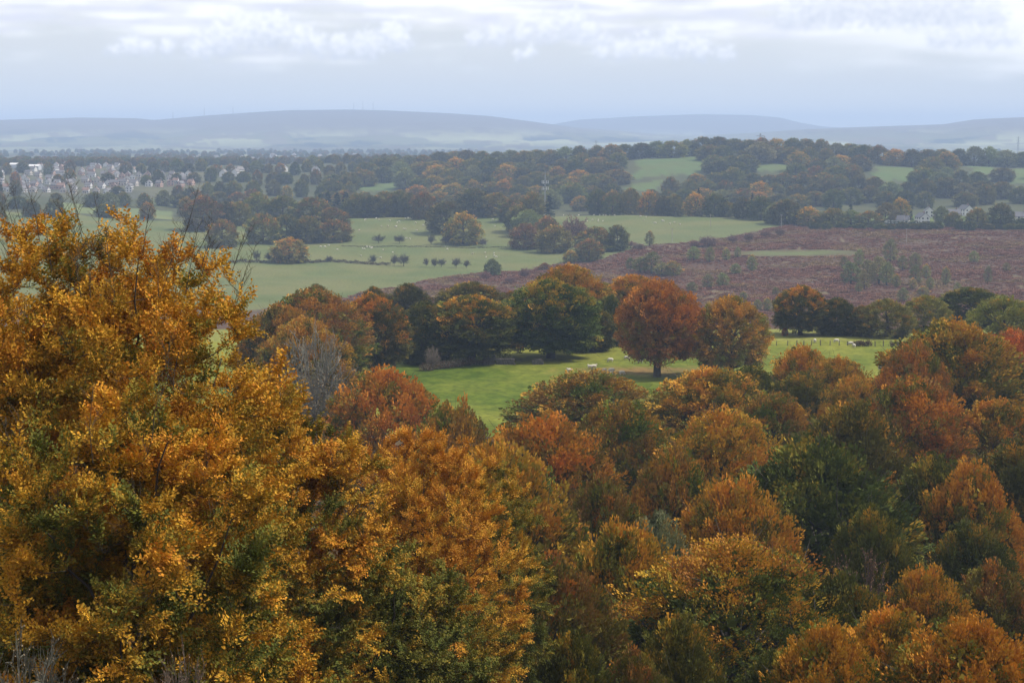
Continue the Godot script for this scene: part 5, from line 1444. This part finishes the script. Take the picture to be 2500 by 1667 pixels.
func build_houses() -> void:
	rng.seed = 700
	var tell := ["low grey-roofed house behind the white caravans", "white house with a tall gable beside the small fir", "house with a white triangular gable above the lawn", "long slate-roofed bungalow behind the lawn", "white-gabled bungalow at the end of the row", "cream house with two dormer windows at the picture edge"]
	var walls := [tone(0.5, 0.49, 0.46), tone(0.66, 0.66, 0.66), tone(0.7, 0.7, 0.7), tone(0.5, 0.45, 0.4), tone(0.7, 0.7, 0.7), tone(0.6, 0.52, 0.4)]
	for k in VILLAGE_HOUSES.size():
		var v: Array = VILLAGE_HOUSES[k]
		var w := 7.5
		var long := maxf(v[2], 9.0) if v[4] != 1 else 10.0
		var o := house("house", tell[k], ground_at(v[0], v[1]), v[3], w, long, 4.9 if v[4] != 0 else 3.0, walls[k], tone(0.09, 0.09, 0.1), "houses of the village", 1)
		if k == 5:
			for z in [-2.5, 2.5]:
				var dm := part("dormer", gable_walls(1.8, 2.4, 1.2, 0.7, tone(0.75, 0.75, 0.73)), mats.render, o, Vector3(2.6, 5.4, z))
				dm.rotation.y = PI / 2
				part("pane", box_mesh(Vector3(0.9, 0.8, 0.08), tone(0.03, 0.03, 0.04)), mats.glass, dm, Vector3(0, 0.6, 1.22))
	var name_row := ["upper", "middle", "lower"]
	var rows := {}
	for h in TOWN_HOUSES:
		var row := 0 if h[1] > 2350 else (1 if h[1] > 2050 else 2)
		if not rows.has(row):
			rows[row] = []
		rows[row].append(h)
	for row in rows:
		rows[row].sort_custom(func(a, b): return a[0] / a[1] < b[0] / b[1])
		for k in rows[row].size():
			var h: Array = rows[row][k]
			var pale := rng.randf()
			var wall := tone(0.62, 0.61, 0.59) if pale < 0.55 else (tone(0.4, 0.37, 0.34) if pale < 0.8 else tone(0.35, 0.24, 0.2))
			var roof := tone(0.12, 0.115, 0.12) if rng.randf() < 0.7 else tone(0.17, 0.11, 0.09)
			house("town_house", "%s-walled town house in the %s streets, %s in order away from the picture edge" % ["white" if pale < 0.55 else ("grey" if pale < 0.8 else "brick"), name_row[row], ordinal(k + 1)], ground_at(h[0], h[1]), h[3], rng.randf_range(5.5, 7.2), clampf(h[2] * 0.75, 6.0, 13.0), rng.randf_range(3.0, 4.2), wall, roof, "houses of the town", 1 if row > 0 else 0)
	var list: Array = FAR_HOUSES.duplicate()
	list.sort_custom(func(a, b): return a[0] / a[1] < b[0] / b[1])
	for k in list.size():
		var h: Array = list[k]
		house("far_house", "pale speck of a house on the valley plain, %s from the town side" % ordinal(k + 1), ground_at(h[0], h[1]), h[3], 8.0, clampf(h[2], 8.0, 15.0), 5.0, tone(0.72, 0.71, 0.7), tone(0.14, 0.13, 0.13), "houses of the valley plain", 0)
	# two long pale sheds above the town
	for s in [[-652.0, 2530.0, 20.0, "long white shed roof above the town at the picture edge"], [-622.0, 2480.0, 24.0, "second long pale shed roof above the town"]]:
		var o := thing("shed", s[3], "shed", ground_at(s[0], s[1]), 1.45)
		part("wall", gable_walls(14.0, s[2], 4.5, 2.0, tone(0.4, 0.42, 0.45)), mats.render, o)
		part("roof", gable_roof(14.0, s[2], 4.52, 2.0, tone(0.75, 0.76, 0.78)), mats.metal, o)
	# a white house half hidden on the ridge
	house("house", "white house half hidden among the skyline trees of the ridge", ground_at(248.0, 2120.0), 0.4, 8.0, 12.0, 4.6, tone(0.72, 0.72, 0.7), tone(0.1, 0.1, 0.11), "", 1)
	var vans := ["small white caravan at the hedge end", "white van parked beside the caravans", "white motor home in front of the low house", "second white caravan close to the motor home", "white box van by the low house wall"]
	for k in CARAVANS.size():
		var o := thing("caravan", vans[k], "caravan", ground_at(CARAVANS[k][0], CARAVANS[k][1]), rng.randf_range(-0.3, 0.3))
		var g := Geo.new()
		var long: float = [4.5, 4.8, 7.0, 6.0, 4.2][k]
		var prof := [Vector2(-long / 2, 0.45), Vector2(-long / 2 - 0.1, 1.4), Vector2(-long / 2 + 0.5, 2.6), Vector2(long / 2 - 0.3, 2.7), Vector2(long / 2, 1.5), Vector2(long / 2, 0.45)]
		for q in 6:
			var a: Vector2 = prof[q]
			var b: Vector2 = prof[(q + 1) % 6]
			g.quad(Vector3(a.x, a.y, -1.1), Vector3(b.x, b.y, -1.1), Vector3(b.x, b.y, 1.1), Vector3(a.x, a.y, 1.1), tone(0.78, 0.78, 0.78))
		for z in [-1.1, 1.1]:
			for q in range(1, 5):
				g.tri(Vector3(prof[0].x, prof[0].y, z), Vector3(prof[q].x, prof[q].y, z), Vector3(prof[q + 1].x, prof[q + 1].y, z), tone(0.78, 0.78, 0.78))
		part("body", g.done(), mats.metal, o)
		for x in [-0.25, 0.2]:
			part("window", box_mesh(Vector3(1.1, 0.6, 0.06), tone(0.03, 0.03, 0.04)), mats.glass, o, Vector3(long * x, 1.8, 1.12))
		for x in [-0.28, 0.28]:
			for z in [-0.9, 0.9]:
				var wheel := CylinderMesh.new()
				wheel.top_radius = 0.34
				wheel.bottom_radius = 0.34
				wheel.height = 0.22
				wheel.radial_segments = 14
				var q := part("wheel", wheel, mats.tyre, o, Vector3(long * x, 0.34, z))
				q.rotation.x = PI / 2

func lattice(tall: float, foot: float, top: float, steps: int, bar: float, col: Color) -> ArrayMesh:
	var g := Geo.new()
	for k in steps:
		var y0 := tall * k / steps
		var y1 := tall * (k + 1) / steps
		var r0 := lerpf(foot, top, float(k) / steps)
		var r1 := lerpf(foot, top, float(k + 1) / steps)
		for s in 4:
			var a := TAU * s / 4.0 + PI / 4
			var b := a + TAU / 4.0
			var p := Vector3(cos(a) * r0, y0, sin(a) * r0)
			var q := Vector3(cos(a) * r1, y1, sin(a) * r1)
			g.tube([p, q], bar, bar, 4, col)
			g.tube([p, Vector3(cos(b) * r1, y1, sin(b) * r1)], bar * 0.6, bar * 0.6, 3, col)
			g.tube([q, Vector3(cos(b) * r1, y1, sin(b) * r1)], bar * 0.6, bar * 0.6, 3, col)
	return g.done()

func build_masts() -> void:
	var steel := tone(0.36, 0.38, 0.4)
	# phone mast behind the clump
	var at := ground_at(26.0, 1500.0)
	var o := thing("phone_mast", "steel lattice phone mast with white antenna panels above the tall fir", "mast", at)
	part("tower", lattice(33.5, 0.9, 0.45, 16, 0.07, steel), mats.metal, o)
	for y in [22.5, 27.5]:
		var ring := Geo.new()
		for k in 6:
			var a := TAU * k / 6.0
			var b := TAU * (k + 1) / 6.0
			ring.tube([Vector3(cos(a), 0, sin(a)) * 2.3, Vector3(cos(b), 0, sin(b)) * 2.3], 0.08, 0.08, 4, steel)
			ring.tube([Vector3(cos(a), 0, sin(a)) * 0.5, Vector3(cos(a), 0, sin(a)) * 2.3], 0.06, 0.06, 4, steel)
		part("antenna_frame", ring.done(), mats.metal, o, Vector3(0, y, 0))
		for k in 6:
			var a := TAU * k / 6.0
			part("antenna_panel", box_mesh(Vector3(0.5, 2.6, 0.35), tone(0.75, 0.76, 0.78)), mats.render, o, Vector3(cos(a) * 2.4, y + 0.4, sin(a) * 2.4))
	var rod := Geo.new()
	rod.tube([Vector3(0, 33, 0), Vector3(0, 36.5, 0)], 0.09, 0.05, 5, steel)
	part("rod", rod.done(), mats.metal, o)
	# power pylons
	for p in [[1240.0, 4700.0, 52.0, "tall power pylon rising over the ridge woods at the picture edge"], [330.0, 2550.0, 42.0, "small power pylon peeping over the ridge skyline behind a dark crown"], [162.0, 3700.0, 44.0, "faint power pylon beyond the ridge where the valley plain begins"]]:
		var q := thing("pylon", p[3], "pylon", ground_at(p[0], p[1]))
		part("tower", lattice(p[2], 3.6, 0.7, 10, 0.28, tone(0.25, 0.26, 0.28)), mats.metal, q)
		for k in 3:
			var arm := Geo.new()
			var y: float = p[2] * (0.68 + 0.12 * k)
			arm.tube([Vector3(-6.0, y, 0), Vector3(0, y + 1.2, 0), Vector3(6.0, y, 0)], 0.25, 0.25, 4, tone(0.25, 0.26, 0.28))
			arm.tube([Vector3(-6.0, y, 0), Vector3(6.0, y, 0)], 0.2, 0.2, 4, tone(0.25, 0.26, 0.28))
			part("crossarm", arm.done(), mats.metal, q)
	# masts on the far moor
	var words := ["faint thin mast on the far moor, first of six", "faint thin mast on the far moor, second of six", "faint thin mast on the far moor, third of six", "first of three tall masts on the moor top", "middle one of three tall masts on the moor top", "last of three tall masts on the moor top"]
	var list := [[427, 38.0], [503, 46.0], [573, 42.0], [866, 40.0], [888, 50.0], [913, 46.0]]
	for k in 6:
		var d := 11450.0
		var x: float = (list[k][0] - 1250.0) / LENS * d
		var q := thing("moor_mast", words[k], "mast", ground_at(x, d))
		part("tower", lattice(list[k][1], 2.2, 0.9, 8, 0.5, tone(0.2, 0.2, 0.22)), mats.metal, q)
	words = ["pale utility pole in the bracken below the caravans", "utility pole at the hedge by the caravans", "short utility pole in front of the lawn", "utility pole where the sloping field meets the bracken", "thin utility pole in the sloping sheep field", "small utility pole low in the sloping sheep field"]
	for k in UTILITY_POLES.size():
		var q := thing("utility_pole", words[k], "pole", ground_at(UTILITY_POLES[k][0], UTILITY_POLES[k][1]))
		var g := Geo.new()
		g.tube([Vector3(0, -0.5, 0), Vector3(0, 5, 0), Vector3(0, 9.5, 0)], 0.2, 0.13, 7, tone(0.3, 0.27, 0.24))
		part("post", g.done(), mats.wood, q)
		part("crossbar", box_mesh(Vector3(1.8, 0.14, 0.14), tone(0.25, 0.22, 0.2)), mats.wood, q, Vector3(0, 9.0, 0.16))
		for x in [-0.75, 0.0, 0.75]:
			part("insulator", box_mesh(Vector3(0.12, 0.25, 0.12), tone(0.5, 0.5, 0.5)), mats.metal, q, Vector3(x, 9.2, 0.16))

# far woods on the valley plain that read as one mass
func build_far_wood() -> void:
	rng.seed = 900
	var places: Array[Transform3D] = []
	var tints := PackedColorArray()
	for k in 2600:
		var d := 2650.0 + 3600.0 * pow(rng.randf(), 1.7)
		var px := rng.randf_range(-150.0, 1150.0) if rng.randf() < 0.8 else rng.randf_range(1150.0, 2700.0)
		var x := (px - 1250.0) / LENS * d
		if patches.get_noise_2d(x * 0.25, d * 0.25) < -0.04:
			continue
		var s := rng.randf_range(0.5, 0.85)
		places.append(Transform3D(Basis(Vector3.UP, rng.randf() * TAU).scaled(Vector3(s, s * 0.75, s)), ground_at(x, d)))
		tints.append(Color(rng.randf_range(0.7, 1.2), rng.randf_range(0.8, 1.1), 1.0))
	var mm := MultiMesh.new()
	mm.transform_format = MultiMesh.TRANSFORM_3D
	mm.use_colors = true
	mm.mesh = meshes.far_mixed[0][0]
	mm.instance_count = places.size()
	for k in places.size():
		mm.set_instance_transform(k, places[k])
		mm.set_instance_color(k, tints[k])
	var o := MultiMeshInstance3D.new()
	o.name = "far_woods"
	o.multimesh = mm
	o.material_override = mats.leaf
	o.set_meta("kind", "stuff")
	o.set_meta("label", "hazy far woods spread over the valley plain before the moors")
	o.set_meta("category", "woods")
	add_child(o)

func _ready() -> void:
	# camera
	var cam := Camera3D.new()
	cam.name = "camera"
	cam.position = Vector3(0, EYE_HEIGHT, 0)
	cam.rotation.x = -atan(503.5 / LENS)
	cam.fov = rad_to_deg(2.0 * atan(833.5 / LENS))
	cam.near = 0.5
	cam.far = 40000.0
	cam.current = true
	add_child(cam)
	# sky, haze, exposure
	var env := Environment.new()
	env.background_mode = Environment.BG_SKY
	var sky := Sky.new()
	var pano := PanoramaSkyMaterial.new()
	pano.panorama = ImageTexture.create_from_image(build_sky())
	sky.sky_material = pano
	env.sky = sky
	env.background_energy_multiplier = 1.0
	env.tonemap_mode = Environment.TONE_MAPPER_LINEAR
	env.tonemap_exposure = 1.28
	env.fog_enabled = true
	env.fog_density = 0.00013
	env.fog_light_color = Color(0.74, 0.845, 1.0)
	env.sdfgi_enabled = true
	env.ssao_enabled = true
	env.ssil_enabled = true
	var world := WorldEnvironment.new()
	world.name = "world"
	world.environment = env
	add_child(world)
	# hazy sun ahead and well to the right, over half way up
	var sun := DirectionalLight3D.new()
	sun.name = "sun"
	sun.light_energy = 1.5
	sun.light_color = Color(1.0, 0.965, 0.91)
	sun.light_angular_distance = 3.0
	sun.shadow_enabled = true
	sun.rotation = Vector3(deg_to_rad(-52.0), deg_to_rad(180.0 - 78.0), 0)
	add_child(sun)

	relief.seed = 3
	relief.frequency = 0.018
	relief.fractal_octaves = 3
	patches.seed = 4
	patches.frequency = 0.012
	patches.fractal_octaves = 5
	grain.seed = 6
	grain.frequency = 0.2
	grain.fractal_octaves = 3
	cells.seed = 8
	cells.noise_type = FastNoiseLite.TYPE_CELLULAR
	cells.cellular_return_type = FastNoiseLite.RETURN_CELL_VALUE
	cells.frequency = 0.0022
	hue.frequency = 0.05
	hue.fractal_octaves = 3
	prepare_grid()
	build_materials()
	mats.tyre = StandardMaterial3D.new()
	mats.tyre.albedo_color = Color(0.1, 0.1, 0.1)
	build_terrain()
	build_crowns()
	build_trees()
	build_near_trees()
	build_bracken()
	build_far_wood()
	build_boundaries()
	build_houses()
	build_masts()
	build_sheep()
